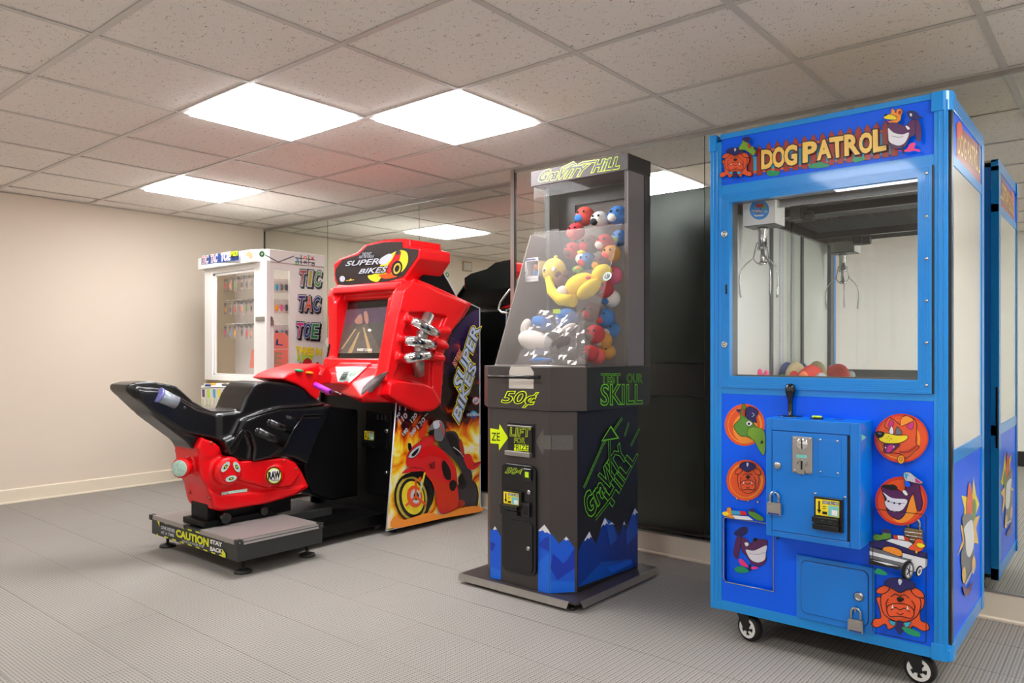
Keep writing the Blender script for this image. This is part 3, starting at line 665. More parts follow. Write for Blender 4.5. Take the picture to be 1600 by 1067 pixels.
# bulldog roundel
a.ell(292, 940, 190, 200, 'orange').ell(295, 940, 165, 175, 'orange_lt').ell(290, 945, 150, 160, 'orange')
bulldog(a, lambda x, y: (165+300*x, 765+360*y), body=False, lw=.002)
a.cr = Cr(1120, 760, 6.276)
a.blob([(75, 255), (110, 235), (120, 200), (155, 205), (165, 260), (190, 305), (130, 295), (85, 275)], 'orange_lt', 'ink', .001).blob([(70, 250), (110, 240), (135, 265), (90, 280)], 'yellow').poly([(160, 225), (300, 238), (315, 275), (165, 268)], 'sky_pane', outline='ink', ow=.001).poly([(240, 232), (300, 238), (315, 275), (250, 272)], 'red_print').poly([(165, 272), (330, 285), (380, 325), (200, 312)], 'carwhite', outline='ink', ow=.001)
a.blob([(330, 260), (345, 225), (400, 250), (470, 295), (470, 330), (400, 315)], 'dog_green', 'ink', .001).poly([(325, 215), (380, 208), (400, 245), (350, 240)], 'navy')
# right column
a.cr = Cr(1290, 620, 5.928)
a.ell(715, 378, 250, 226, 'orange_dk').ell(718, 380, 232, 208, 'orange').ell(700, 390, 190, 180, 'orange_lt').ell(690, 385, 175, 170, 'orange')
a.blob([(560, 265), (600, 190), (650, 210), (700, 250), (720, 190), (760, 170), (845, 215), (858, 300), (850, 420), (880, 455), (850, 490), (760, 560), (700, 520), (600, 510), (555, 480), (600, 430), (700, 400), (600, 300)], 'dog_orange', 'ink', .002)
a.blob([(705, 250), (720, 190), (770, 172), (830, 210), (780, 240), (720, 265)], 'orange_lt', 'ink', .0012).blob([(765, 265), (820, 225), (828, 260), (810, 300)], 'magenta', 'ink', .001).blob([(595, 260), (620, 205), (650, 240), (620, 275)], 'magenta', 'ink', .001)
a.blob([(605, 325), (625, 265), (645, 300), (640, 340)], 'carwhite', 'ink', .0012).blob([(665, 335), (680, 270), (725, 325), (700, 345)], 'cargrey', 'ink', .0012)
a.blob([(510, 370), (560, 330), (680, 350), (770, 350), (770, 385), (700, 420), (600, 425), (530, 405)], 'yellow', 'ink', .0016).blob([(478, 320), (530, 312), (565, 330), (545, 365), (505, 375), (485, 350)], 'ink').blob([(500, 325), (540, 330), (520, 345)], 'cargrey')
a.blob([(560, 430), (650, 430), (705, 435), (660, 480), (600, 515), (555, 500), (570, 465)], 'purple', 'ink', .0014).blob([(600, 445), (650, 440), (620, 500), (585, 500)], 'magenta').poly([(568, 455), (582, 460), (572, 475)], 'white').poly([(645, 445), (660, 450), (650, 470)], 'white')
a.curve([(700, 500), (780, 500), (870, 440)], .006, 'fence').ell(718, 570, 33, 40, 'gold', 'ink', .0014).ell(716, 568, 15, 18, 'orange_lt', 'ink', .0008)
for x, y in ((590, 375), (605, 360), (625, 378), (612, 395), (635, 385)): a.ell(x, y, 4, 4, 'ink', n=6)
a.cr = Cr(1290, 620, 5.928)
a.ell(722, 950, 240, 225, 'orange_dk').ell(722, 955, 215, 200, 'orange').blob([(640, 1080), (760, 1000), (830, 900), (880, 1000), (800, 1120), (700, 1150)], 'orange_lt')
a.blob([(545, 815), (620, 805), (700, 850), (740, 870), (760, 830), (770, 780), (880, 790), (900, 870), (918, 960), (905, 1030), (870, 1035), (850, 950), (830, 880), (800, 940), (780, 1000), (750, 1080), (690, 1120), (600, 1060), (580, 960), (552, 870)], 'purple', 'ink', .0022)
a.blob([(552, 865), (640, 920), (775, 935), (760, 1000), (720, 1040), (650, 1050), (590, 1010), (570, 960), (590, 930)], 'teeth', 'ink', .0014).curve([(590, 945), (660, 968), (755, 970)], .0014, 'ink')
for x, y in ((607, 952), (660, 968), (710, 974)): a.poly([(x-14, y), (x, y-10), (x+14, y), (x, y+10)], 'ink')
a.blob([(735, 855), (760, 850), (785, 885), (770, 900), (745, 880)], 'white', 'ink', .001).blob([(545, 812), (620, 800), (660, 800), (690, 825), (670, 850), (600, 840)], 'ink')
a.blob([(745, 695), (800, 685), (860, 730), (925, 780), (880, 790), (800, 770), (760, 760)], 'silver_print', 'ink', .0018).poly([(750, 695), (795, 700), (770, 755)], 'sky_pane').poly([(850, 735), (915, 780), (860, 780)], 'magenta').blob([(755, 765), (800, 775), (810, 810), (770, 820)], 'panel_blue', 'ink', .001)
a.cr = Cr(1290, 760, 4.446)
a.blob([(350, 340), (370, 315), (410, 320), (430, 285), (465, 300), (475, 340), (420, 355), (370, 360)], 'dog_green', 'ink', .0014).blob([(405, 300), (425, 278), (475, 290), (470, 310), (420, 305)], 'navy')
a.poly([(488, 320), (560, 325), (600, 345), (600, 365), (495, 350)], 'orange_dk', outline='ink', ow=.0014).poly([(520, 324), (560, 327), (570, 355), (525, 350)], 'carwhite')
a.poly([(420, 365), (480, 345), (600, 365), (660, 400), (640, 440), (540, 430)], 'carwhite', outline='ink', ow=.0016)
a.poly([(330, 365), (430, 358), (600, 415), (725, 445), (728, 490), (560, 450), (420, 420), (330, 395)], 'navy', outline='ink', ow=.0014)
a.poly([(550, 440), (728, 485), (725, 535), (660, 580), (560, 540)], 'carwhite', outline='ink', ow=.0016)
a.blob([(425, 405), (480, 400), (545, 425), (548, 465), (470, 455), (425, 440)], 'orange_lt', 'ink', .0016)
a.poly([(330, 400), (420, 425), (540, 470), (620, 490), (560, 530), (540, 560), (450, 535), (330, 520)], 'cargrey', outline='ink', ow=.0016).poly([(330, 430), (590, 495), (560, 510), (330, 455)], 'carwhite').poly([(330, 478), (545, 530), (540, 555), (330, 520)], 'black_matte').poly([(340, 490), (450, 510), (540, 535), (450, 525)], 'carwhite')
a.ell(592, 565, 42, 72, 'ink', a=.2).ell(604, 566, 30, 58, 'cargrey', 'ink', .001, a=.2).ell(604, 566, 20, 44, 'carwhite', a=.2)
for t in range(5): a.line([(604, 566), (604+19*math.cos(t*1.257), 566+42*math.sin(t*1.257))], .003, 'ink')
a.ell(672, 565, 22, 40, 'ink', a=.3).ell(676, 566, 14, 30, 'carwhite', a=.3).ell(676, 566, 8, 18, 'cargrey', a=.3)
a.blob([(600, 410), (640, 370), (650, 345), (690, 345), (705, 370), (715, 395), (680, 430), (640, 425)], 'dog_orange', 'ink', .0014).blob([(655, 375), (690, 372), (715, 392), (690, 405), (665, 398)], 'yellow', 'ink', .001).ell(656, 430, 9, 12, 'gold', 'ink', .0008)
a.blob([(370, 560), (400, 545), (455, 580), (440, 592), (375, 580)], 'grass_print')
bulldog(a, lambda x, y: (348+395*x, 598+355*y+30*x), lw=.0026)
a.blob([(560, 940), (620, 950), (680, 975), (680, 1005), (600, 985)], 'grass_print')
# outline of the right-hand service door
lx = [(1371.5, 793), (1374, 790.5), (1451, 799), (1453.4, 803), (1453.4, 993), (1450, 995.5), (1374, 979.5), (1371.5, 976)]
a.line(lx, .0022, 'ink', closed=True, full=True)
a.build('front_print', crane)
for px, py in ((1395.5, 808),): 
    c = W((px, py), 'y', YC0); MB().lathe([(.017, 0), (.017, .003), (.013, .006), (.012, .008), (.009, .008), (.009, .005), (.004, .006), (.001, .006)], c, (0, -1, 0), 'steel').build('lock', crane)
for px, py in ((1151.5, 779.5), (1168.5, 782), (1184.5, 784.5)):
    c = W((px, py), 'y', YC0); MB().lathe([(.0055, 0), (.005, .0025), (.002, .0038)], c, (0, -1, 0), 'steel', 10).build('screw', crane)
# lower hatch
hx0, hx1 = fx(1245.4), fx(1368); hz1, hz0 = fzv((1245.4, 865)), fzv((1245.4, 963.4))
hat = MB().box(hx0, hx1, YC0-.01, YC0+.004, hz0, hz1, 'crane_box_blue').build('coin_hatch', crane, bevel=.004)
def rrect(x0, x1, z0, z1, r, y, n=5):
    out = []
    for cx, cz, a0 in ((x1-r, z1-r, 0), (x0+r, z1-r, 90), (x0+r, z0+r, 180), (x1-r, z0+r, 270)):
        for k in range(n+1): t = math.radians(a0+90*k/n); out.append((cx+r*math.cos(t), y, cz+r*math.sin(t)))
    return out
dx0, dx1, dz1, dz0 = fx(1254), fx(1357.5), fzv((1253.5, 874)), fzv((1254, 954.4))
MB().prism(rrect(dx0-.003, dx1+.003, dz0-.003, dz1+.003, .02, YC0-.0101), (0, .002, 0), 'ink').prism(rrect(dx0, dx1, dz0, dz1, .018, YC0-.0135), (0, .004, 0), 'crane_box_blue').build('door', hat, bevel=.001)
c = W((1342, 932), 'y', YC0-.0135); MB().lathe([(.017, 0), (.017, .003), (.013, .006), (.012, .008), (.009, .008), (.009, .005), (.004, .006), (.001, .006)], c, (0, -1, 0), 'steel').build('lock', hat)
# control box
YB = 2.519; bx0, bx1, bz0, bz1 = -.966, -.6645, .449, .850
DX0, DX1 = W((1206, 672), 'y', YB).x, W((1328, 681), 'y', YB).x; DZ1, DZ0 = W((1206, 671.8), 'y', YB).z, W((1206, 828.3), 'y', YB).z
box = MB().box(bx0, bx1, YB+.004, YC0+.004, bz0, bz1, 'crane_box_blue')
for (p0, p1, q0, q1) in ((bx0, DX0, bz0, bz1), (DX1, bx1, bz0, bz1), (DX0, DX1, DZ1, bz1), (DX0, DX1, bz0, DZ0)): box.box(p0, p1, YB, YB+.0041, q0, q1, 'crane_box_blue')
cb = box.build('control_box', crane, bevel=.004)
MB().box(DX0+.001, DX1-.001, YB+.001, YB+.0038, DZ0+.001, DZ1-.001, 'ink').build('gap_shadow', cb)  # dark sheet paints in the shadow around the inset coin door
MB().box(DX0+.0025, DX1-.008, YB-.003, YB+.003, DZ0+.002, DZ1-.002, 'crane_box_blue').build('coin_door', cb, bevel=.0015)
yf = YB-.003
# blank plate with four screws
p = W((1279.5, 685), 'y', yf); q = W((1314.5, 747), 'y', yf)
MB().box(p.x, q.x, yf-.0015, yf, q.z, p.z, 'crane_box_blue').build('blank_plate', cb, bevel=.0006)
for px, py in ((1281.5, 687), (1308.5, 689.5), (1281.8, 737), (1309, 739.5)):
    c = W((px, py), 'y', yf-.0015); MB().lathe([(.0042, 0), (.004, .002), (.0015, .003)], c, (0, -1, 0), 'steel', 10).build('screw', cb)
# coin acceptor
c0 = W((1238.7, 681), 'y', yf); c1 = W((1270.3, 740.5), 'y', yf)
ca = MB().box(c0.x, c1.x, yf-.006, yf, c1.z, c0.z, 'brushed_steel').build('coin_acceptor', cb, bevel=.002)
c = W((1253.5, 693.5), 'y', yf-.006)
MB().lathe([(.0195, 0), (.0195, .002), (.017, .004), (.001, .0045)], c, (0, -1, 0), 'chrome').box(c.x-.0015, c.x+.0015, yf-.0125, yf-.008, c.z-.016, c.z+.016, 'ink').build('coin_slot', ca)
c = W((1252.5, 728), 'y', yf-.006)
MB().box(c.x-.0025, c.x+.0025, yf-.008, yf-.0058, c.z-.012, c.z+.018, 'ink').box(c.x-.011, c.x+.011, yf-.012, yf-.006, c.z-.026, c.z-.012, 'brushed_steel').cyl((c.x+.012, yf-.006, c.z+.014), (c.x+.012, yf-.012, c.z+.014), .006, 'steel').tube([(c.x-.014, yf-.008, c.z+.008), (c.x-.004, yf-.01, c.z+.022), (c.x+.012, yf-.009, c.z+.014), (c.x+.016, yf-.009, c.z+.002)], .0018, 'steel', 6).build('reject_lever', ca)
MB().box(c.x-.017, c.x+.017, yf-.0068, yf-.0061, c.z+.027, c.z+.037, 'cyan_print').build('decal', ca)
for px, py in ((1241, 685), (1266.5, 686.5), (1241.5, 734.5), (1266.5, 736.5)):
    c = W((px, py), 'y', yf-.006); MB().lathe([(.0034, 0), (.003, .0016), (.001, .002)], c, (0, -1, 0), 'steel', 8).build('screw', ca)
c = W((1215.5, 727), 'y', yf); MB().lathe([(.0125, 0), (.0125, .005), (.010, .008), (.0015, .008)], c, (0, -1, 0), 'steel').build('lock', cb)
# bill acceptor
def bill_acceptor(parent, p0, p1, y, sx=1.0):
    """p0/p1: top-left and bottom-right pixels on plane y"""
    a_, b_ = W(p0, 'y', y), W(p1, 'y', y); w_, h_ = b_.x-a_.x, a_.z-b_.z
    o = MB().box(a_.x, b_.x, y-.012, y, b_.z, a_.z, 'black_plastic').box(a_.x-.002, b_.x-.1*w_, y-.03, y-.012, b_.z+.26*h_, b_.z+.42*h_, 'black_plastic').box(a_.x-.002, b_.x-.1*w_, y-.026, y-.012, b_.z+.04*h_, b_.z+.2*h_, 'black_plastic').box(a_.x+.03*w_, b_.x-.15*w_, y-.0302, y-.028, b_.z+.245*h_, b_.z+.262*h_, 'ink').build('bill_acceptor', parent, bevel=.002)
    m_ = MB(); yy = y-.0125
    X = lambda t: a_.x+w_*t
    Z = lambda t: a_.z-h_*t
    rc = lambda x0, x1, z0, z1, dy, m: m_.add([(X(x0), yy-dy, Z(z1)), (X(x1), yy-dy, Z(z1)), (X(x1), yy-dy, Z(z0)), (X(x0), yy-dy, Z(z0))], [(0, 1, 2, 3)], m)
    rc(.06, .88, .06, .55, 0, 'yellow'); rc(.3, .86, .09, .19, .0003, 'ink'); rc(.5, .86, .22, .53, .0003, 'cyan_print'); rc(.62, .82, .34, .5, .0005, 'white')
    m_.add([(X(.1), yy-.0003, Z(.38)), (X(.26), yy-.0003, Z(.38)), (X(.18), yy-.0003, Z(.5))], [(2, 1, 0)], 'ink'); rc(.15, .21, .12, .4, .0003, 'ink'); rc(.3, .44, .26, .28, .0003, 'ink'); rc(.3, .42, .32, .34, .0003, 'ink'); rc(.3, .46, .42, .5, .0003, 'ink')
    vs, fs, _ = glyphs('INSERT BILL HERE', .01)
    m_.add([(X(.32+.52*u), yy-.0006, Z(.18-.08*v)) for u, v in vs], fs, 'white')
    for t in (.3, .58):
        m_.add([(X(t), y-.0305, Z(.64)), (X(t+.05), y-.0305, Z(.67)), (X(t+.1), y-.0305, Z(.64)), (X(t+.05), y-.0305, Z(.69))], [(0, 3, 1), (1, 3, 2)], 'grass_print')
    m_.build('label', o); return o
bill_acceptor(cb, (1274, 774.5), (1318.5, 832.5), yf)
for px, py in ((1274, 771), (1320.5, 777)):
    c = W((px, py), 'y', yf); MB().lathe([(.0042, 0), (.004, .002), (.0015, .003)], c, (0, -1, 0), 'steel', 10).build('screw', cb)
# joystick and lit button on the box top
c = W((1235, 650), 'z', bz1)
MB().lathe([(.042, 0), (.042, .0015), (.01, .002), (.0085, .004), (.0085, .05), (.011, .062), (.016, .078), (.018, .092), (.0165, .104), (.011, .112), (.002, .1145)], c, (0, 0, 1), 'black_gloss').build('joystick', cb)
c = W((1276.5, 652.5), 'z', bz1+.004)
bt = MB().lathe([(.021, 0), (.021, .004), (.018, .006)], (c.x, c.y, bz1), (0, 0, 1), 'black_plastic').build('button', cb)
MB().lathe([(.0165, .004), (.0165, .008), (.014, .0105), (.002, .011)], (c.x, c.y, bz1), (0, 0, 1), 'lime').build('button_cap', bt, label='yellow-green button cap')
c = W((1312, 655), 'z', bz1+.0005); MB().box(c.x-.016, c.x+.016, c.y-.008, c.y+.008, bz1, bz1+.0006, 'violet').build('decal', cb)
a = Art('x', bx1, 1); a.poly([(1346, 678), (1353, 683), (1346, 689)], 'cyan_print'); a.build('decal', cb)
for px, py in ((1213, 845), (1370, 872)):
    c = W((px, py), 'y', YC0-.02); MB().prism([(c.x, YC0-.03, bz0), (c.x+.03, YC0-.03, bz0), (c.x+.012, YC0-.03, bz0-.02), (c.x+.004, YC0-.03, bz0-.04)], (0, .028, 0), 'black_plastic').build('bracket', cb)
# side print
a = Art('x', XC1-.005, 1, Cr(1440, 600, 2.667))
a.poly([(165, 465), (178, 520), (172, 570), (185, 560), (190, 470)], 'yellow').poly([(215, 390), (205, 520), (225, 540), (240, 500), (225, 460)], 'yellow').poly([(160, 585), (185, 600), (180, 660), (145, 718), (170, 650)], 'letter').poly([(215, 560), (242, 545), (225, 600), (235, 665), (212, 660)], 'letter')
a.blob([(190, 440), (198, 410), (205, 440), (212, 520), (200, 560), (185, 540)], 'dog_orange').blob([(213, 480), (225, 500), (220, 560), (208, 560)], 'dog_green')
a.blob([(165, 560), (185, 540), (205, 545), (215, 600), (205, 640), (215, 700), (200, 800), (175, 830), (160, 720), (175, 650)], 'cargrey').blob([(172, 600), (205, 565), (214, 620), (212, 680), (195, 720), (182, 700), (178, 640)], 'carwhite').blob([(165, 780), (175, 760), (180, 800), (172, 830), (165, 810)], 'letter').blob([(205, 740), (215, 715), (220, 760), (208, 790)], 'letter').line([(175, 835), (215, 760)], .01, 'silver_print').blob([(165, 840), (185, 850), (210, 820), (195, 870), (175, 880)], 'purple')
a.build('side_print', crane); a = Art('x', XC1-.005, 1, Cr(1440, 100, 6.667))
a.poly([(360, 620), (610, 860), (615, 1260), (360, 1010)], 'fence')
a.text('DOG PATROL', [(372, 700), (600, 925), (602, 1140), (372, 930)], 'ink', .05); a.text('DOG PATROL', [(372, 700), (600, 925), (602, 1140), (372, 930)], 'letter', .02)
a.blob([(360, 640), (400, 600), (420, 700), (380, 780)], 'dog_orange').blob([(585, 850), (612, 900), (610, 1050), (590, 1100)], 'purple')
a.build('side_print', crane)
# casters
def caster(x, y, an):
    f = MB().box(x-.035, x+.035, y-.03, y+.03, ZC0-.006, ZC0+.001, 'black_plastic').lathe([(.024, 0), (.022, .012)], (x, y, ZC0-.018), (0, 0, 1), 'black_plastic')
    dx, dy = math.cos(an), math.sin(an); R_ = .048; ox, oy = x+dx*.014, y+dy*.014
    for s_ in (-1, 1):
        o_ = Vector((-dy, dx, 0))*.021*s_
        f.prism([Vector((x-dx*.03, y-dy*.03, ZC0-.012))+o_, Vector((x+dx*.026, y+dy*.026, ZC0-.012))+o_, Vector((ox+dx*.012, oy+dy*.012, R_-.008))+o_, Vector((ox-dx*.01, oy-dy*.01, R_-.01))+o_], Vector((-dy, dx, 0))*.0025*s_, 'black_plastic')
    f = f.build('caster', crane, bevel=.001)
    ax = Vector((-dy, dx, 0)); c = Vector((ox, oy, R_))-ax*.015
    w1 = MB().lathe([(.034, 0), (R_-.003, 0), (R_, .003), (R_, .027), (R_-.003, .03), (.034, .03)], c, ax, 'rubber', 28).build('wheel', f)
    for sgn in (0, 1):
        m_ = MB()
        cc = c+ax*(.031 if sgn else -.001); d_ = ax*(.002 if sgn else -.002)
        u = Vector((dx, dy, 0)); v = Vector((0, 0, 1)); N = 28
        rr = lambda r, k, n_=N: cc+(u*math.cos(2*math.pi*k/n_)+v*math.sin(2*math.pi*k/n_))*r
        for k in range(N): m_.prism([rr(.0255, k), rr(.036, k), rr(.036, k+1), rr(.0255, k+1)], d_, 'white_plastic')
        for k in range(5):
            a0 = k*N/5
            m_.prism([rr(.007, a0-1.5), rr(.0265, a0+1), rr(.0265, a0+3.6), rr(.007, a0+2)], d_, 'white_plastic')
        m_.lathe([(.009, 0), (.009, .004), (.004, .006)], cc, d_, 'steel', 12)
        m_.build('hub', f)
caster(-1.112, 2.715, math.radians(-18)); caster(-.545, 2.715, math.radians(-8)); caster(-1.13, YC1-.09, .4); caster(-.53, YC1-.09, 2.2)
# padlocks (hang from hasps)
mat('brass_worn', (150, 128, 92), .35, .8, noise=.2, nscale=60); mat('lock_label', (40, 60, 130), .4)
def padlock(px, py, y, label, body='brushed_steel', s=1.0, h=.03, tilt=0, hasp=True, par=None):
    c = W((px, py), 'y', y); o = empty('padlock', c, label, 'padlock', None)
    t = MB(); w_, hh, d_ = .0165*s, .0145*s, .007
    b = t.prism([(c.x-w_, c.y-d_, c.z-hh*2), (c.x+w_, c.y-d_, c.z-hh*2), (c.x+w_, c.y-d_, c.z-.003), (c.x+w_-.003, c.y-d_, c.z), (c.x-w_+.003, c.y-d_, c.z), (c.x-w_, c.y-d_, c.z-.003)], (0, 2*d_, 0), body)
    for k in range(1, 4): b.box(c.x-w_-.0003, c.x+w_+.0003, c.y-d_-.0004, c.y+d_, c.z-hh*2*k/4-.0005, c.z-hh*2*k/4+.0005, 'steel')
    b.build('body', o, bevel=.001)
    MB().box(c.x-w_*.85, c.x+w_*.85, c.y-d_-.001, c.y-d_, c.z-hh*2+.001, c.z-hh*2+.006, 'lock_label' if body != 'brass_worn' else 'brass_worn').build('label', o)
    n = 10; r = .0105*s; pts = [(c.x-r, c.y, c.z-.004), (c.x-r, c.y, c.z+h-r)]+[(c.x-r*math.cos(math.pi*k/n), c.y, c.z+h-r+r*math.sin(math.pi*k/n)) for k in range(1, n)]+[(c.x+r, c.y, c.z+h-r), (c.x+r, c.y, c.z-.004)]
    MB().tube(pts, .0028*s, 'steel', 8).build('shackle', o)
    if hasp:
        MB().box(c.x-.002, c.x+.002, c.y-.006, y+.02, c.z+h-.012, c.z+h+.006, 'crane_box_blue' if hasp == 1 else 'steel').build('hasp', par or crane, bevel=.001)
    return o
padlock(1210, 785, YB-.016, 'steel padlock hanging at the lower left of the blue coin box door', h=.034, s=1.4, par=cb)
padlock(1337, 968, YC0-.024, 'steel padlock hanging below the lock of the low blue hatch', s=1.4, hasp=2, h=.038, par=hat)
padlock(1428, 826, YC0-.012, 'tarnished open-looking padlock over the cartoon police car', 'brass_worn', s=1.55, h=.034)
# prizes in the crane
mat('plush_pink', (236, 90, 140), .85, bump=.4); mat('plush_red', (226, 70, 60), .8, bump=.3); mat('plush_orange', (240, 130, 80), .8, bump=.3); mat('plush_tan', (214, 196, 150), .8, bump=.4); mat('plush_blue', (70, 90, 150), .8, bump=.3); mat('plush_green', (110, 170, 60), .8, bump=.3)
def toy(name, lab, cat, parts, group=None, **k):
    """parts: list of (part name, [(centre, radii, rotation z)], material)"""
    c = parts[0][1][0][0]; o = empty(name, c, lab, cat, group)
    for pn, bl, m in parts:
        mb_ = MB()
        for ce_, ra, *rz in bl: mb_.ball(ce_, ra, m, 14, 9, Matrix.Rotation(rz[0], 3, rz[1] if len(rz) > 1 else 'Y') if rz else None)
        mb_.build(pn, o)
    return o
c = W((1192, 590), 'y', 2.86); z = ZI0+.002
toy('plush_toy', 'pink plush toy at the left of the crane window sill', 'plush toy', [('body', [((c.x, 2.86, z+.045), (.03, .03, .045))], 'plush_pink'), ('ear', [((c.x-.012, 2.86, z+.09), (.010, .01, .018))], 'plush_pink'), ('ear', [((c.x+.014, 2.86, z+.085), (.010, .01, .018))], 'plush_pink')])
X_ = lambda px, y: W((px, 590), 'y', y).x
toy('plush_toy', 'blue plush toy in the crane beside the perforated strip', 'plush toy', [('body', [((X_(1228, 3.2), 3.215, z+.06), (.035, .04, .07))], 'plush_blue'), ('nose', [((X_(1224, 3.17), 3.172, z+.07), (.012, .01, .01))], 'plush_green')])
toy('plush_toy', 'tan plush toy leaning between the blue and red ones in the crane', 'plush toy', [('body', [((X_(1243, 3.16), 3.165, z+.06), (.045, .04, .073))], 'plush_tan'), ('face', [((X_(1240, 3.12), 3.125, z+.065), (.022, .01, .03))], 'plush_red')])
toy('plush_toy', 'red and orange glossy plush at the middle of the crane sill', 'plush toy', [('body', [((X_(1265, 3.12), 3.12, z+.05), (.055, .045, .072), .3)], 'plush_red'), ('belly', [((X_(1256, 3.08), 3.078, z+.06), (.022, .012, .035))], 'plush_orange'), ('fin', [((X_(1283, 3.1), 3.1, z+.07), (.022, .02, .02))], 'silver_print')])
# ================================================================ GRAVITY DROP PRIZE MACHINE
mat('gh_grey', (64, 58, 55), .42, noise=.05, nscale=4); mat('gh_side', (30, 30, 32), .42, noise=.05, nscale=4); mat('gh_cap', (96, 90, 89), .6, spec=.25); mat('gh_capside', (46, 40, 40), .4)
mat('gh_back', (60, 60, 56), .3); mat('gh_column', (128, 120, 122), .45); mat('gh_slate', (64, 68, 70), .45); mat('gh_inner', (104, 94, 90), .5); mat('gh_plate', (58, 50, 48), .45); mat('mt1', (0, 88, 214), .35, noise=.15, nscale=9); mat('mt2', (0, 52, 178), .35, noise=.15, nscale=9); mat('mt3', (10, 104, 226), .35, noise=.1, nscale=9); mat('mt_side', (0, 52, 140), .35, noise=.2, nscale=7); mat('mt_side2', (0, 78, 176), .35, noise=.2, nscale=7)
mat('snow_print', (226, 226, 230), .4); mat('neon_side', (110, 210, 30), .4); mat('core_dark', (24, 22, 20), .4); mat('ghost_arrow', (92, 88, 84), .6, noise=.3, nscale=150); mat('paper', (206, 198, 186), .7)
gm = empty('prize_drop_machine', (-2.083, 2.85, 0), 'tall dark grey prize drop machine with neon lettering and blue mountain print', 'arcade machine')
# base plate with bent-down brushed edges, feet
MB().box(-2.412, -1.754, 2.522, 3.198, .034, .044, 'gh_plate').build('base_plate', gm, bevel=.001)
MB().prism([(-2.416, 2.518, .044), (-1.79, 2.518, .044), (-1.80, 2.512, .014), (-2.416, 2.512, .014)], (0, .004, 0), 'brushed_steel').build('plate_edge', gm)
MB().prism([(-1.752, 2.55, .044), (-1.752, 3.2, .044), (-1.746, 3.2, .014), (-1.746, 2.562, .014)], (-.004, 0, 0), 'brushed_steel').build('plate_edge', gm)
for x, y in ((-1.80, 2.56), (-2.37, 2.56), (-1.80, 3.16), (-2.37, 3.16)): MB().lathe([(.017, 0), (.017, .01), (.006, .012), (.006, .034)], (x, y, 0), (0, 0, 1), 'rubber', 14).build('foot', gm)
lo = [(-2.252, 2.551), (-1.914, 2.551), (-1.828, 2.632), (-1.828, 3.14), (-2.338, 3.14), (-2.338, 2.632)]
up_ = [(-2.26, 2.545), (-1.906, 2.545), (-1.79, 2.65), (-1.79, 3.19), (-2.376, 3.19), (-2.376, 2.65)]
mb = MB().prism([(x, y, .044) for x, y in lo], (0, 0, .776), 'gh_grey'); cab = mb.build('cabinet', gm, bevel=.002)
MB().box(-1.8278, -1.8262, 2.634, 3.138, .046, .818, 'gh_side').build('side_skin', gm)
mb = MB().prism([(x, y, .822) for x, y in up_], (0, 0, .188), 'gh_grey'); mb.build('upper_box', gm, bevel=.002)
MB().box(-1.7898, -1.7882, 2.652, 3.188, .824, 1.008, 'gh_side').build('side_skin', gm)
# tower
MB().box(-2.36, -1.79, 2.988, 3.196, 1.916, 1.992, 'gh_cap').build('cap', gm, bevel=.002)
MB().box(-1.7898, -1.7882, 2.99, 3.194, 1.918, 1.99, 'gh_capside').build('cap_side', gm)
MB().box(-1.815, -1.793, 2.996, 3.14, 1.01, 1.916, 'gh_column').build('side_panel', gm, bevel=.002)
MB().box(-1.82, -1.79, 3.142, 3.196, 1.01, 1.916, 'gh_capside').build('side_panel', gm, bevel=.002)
MB().box(-2.345, -2.315, 3.085, 3.196, 1.01, 1.916, 'gh_slate').build('side_panel', gm, bevel=.002)
MB().box(-2.345, -1.80, 3.186, 3.194, 1.01, 1.916, 'gh_inner').box(-2.345, -1.80, 3.1941, 3.1985, 1.01, 1.985, 'gh_back').box(-2.33, -1.835, 3.1405, 3.1445, .05, .82, 'gh_back').build('back_panel', gm)
MB().box(-2.32, -2.215, 3.17, 3.185, 1.01, 1.90, 'ink').box(-2.215, -1.82, 3.17, 3.185, 1.83, 1.9, 'ink').build('back_frame', gm)
# handle bow on the left side
MB().tube([W(p, 'y', 2.95) for p in ((797, 452), (789, 462), (782, 472), (779, 483), (784, 488), (794, 489))], .0055, 'aluminium', 8).build('side_handle', gm)
# acrylic case
def quadpane(q, n, name='acrylic_pane', m='acrylic', t=.004):
    MB().prism(q, Vector(n)*t, m).build(name, gm)
B0, B1, T0, T1 = (-2.30, 2.64, 1.012), (-1.795, 2.645, 1.012), (-2.335, 2.952, 1.662), (-1.8, 2.952, 1.662)
nf = Vector((0, -.9, .43)).normalized()
quadpane([B0, B1, T1, T0], nf, m='acrylic_matte')
quadpane([B1, (-1.795, 3.0, 1.012), (-1.795, 3.0, 1.662), T1], (-1, 0, 0))
quadpane([B0, (-2.335, 3.08, 1.012), (-2.335, 3.08, 1.662), T0], (1, 0, 0), 'case_side', 'gh_inner')
quadpane([(-2.345, 2.992, 1.67), (-1.80, 2.992, 1.67), (-1.80, 2.992, 1.914), (-2.345, 2.992, 1.914)], (0, 1, 0), m='acrylic_clear')
quadpane([(-2.345, 2.996, 1.67), (-2.345, 3.083, 1.67), (-2.345, 3.083, 1.914), (-2.345, 2.996, 1.914)], (1, 0, 0))
MB().tube([T0, T1], .004, 'acrylic', 6).tube([B0, B1], .004, 'aluminium', 6).build('case_edge', gm)
# cap lettering
a = Art('y', 2.988, -1, Cr(780, 220, 6.154))
a.neon([[(765, 236), (800, 213), (925, 196)], [(600, 270), (712, 212), (745, 240)]], .008, .003, 'neon', 'core_dark')
a.neontext('GraVITY', [(415, 290), (860, 232), (825, 330), (375, 392)], 'neon', 'core_dark', .075, .035, .25); a.neontext('HiLL', [(925, 195), (1160, 160), (1150, 262), (895, 300)], 'neon', 'core_dark', .075, .035, .2)
a.build('lettering', gm)
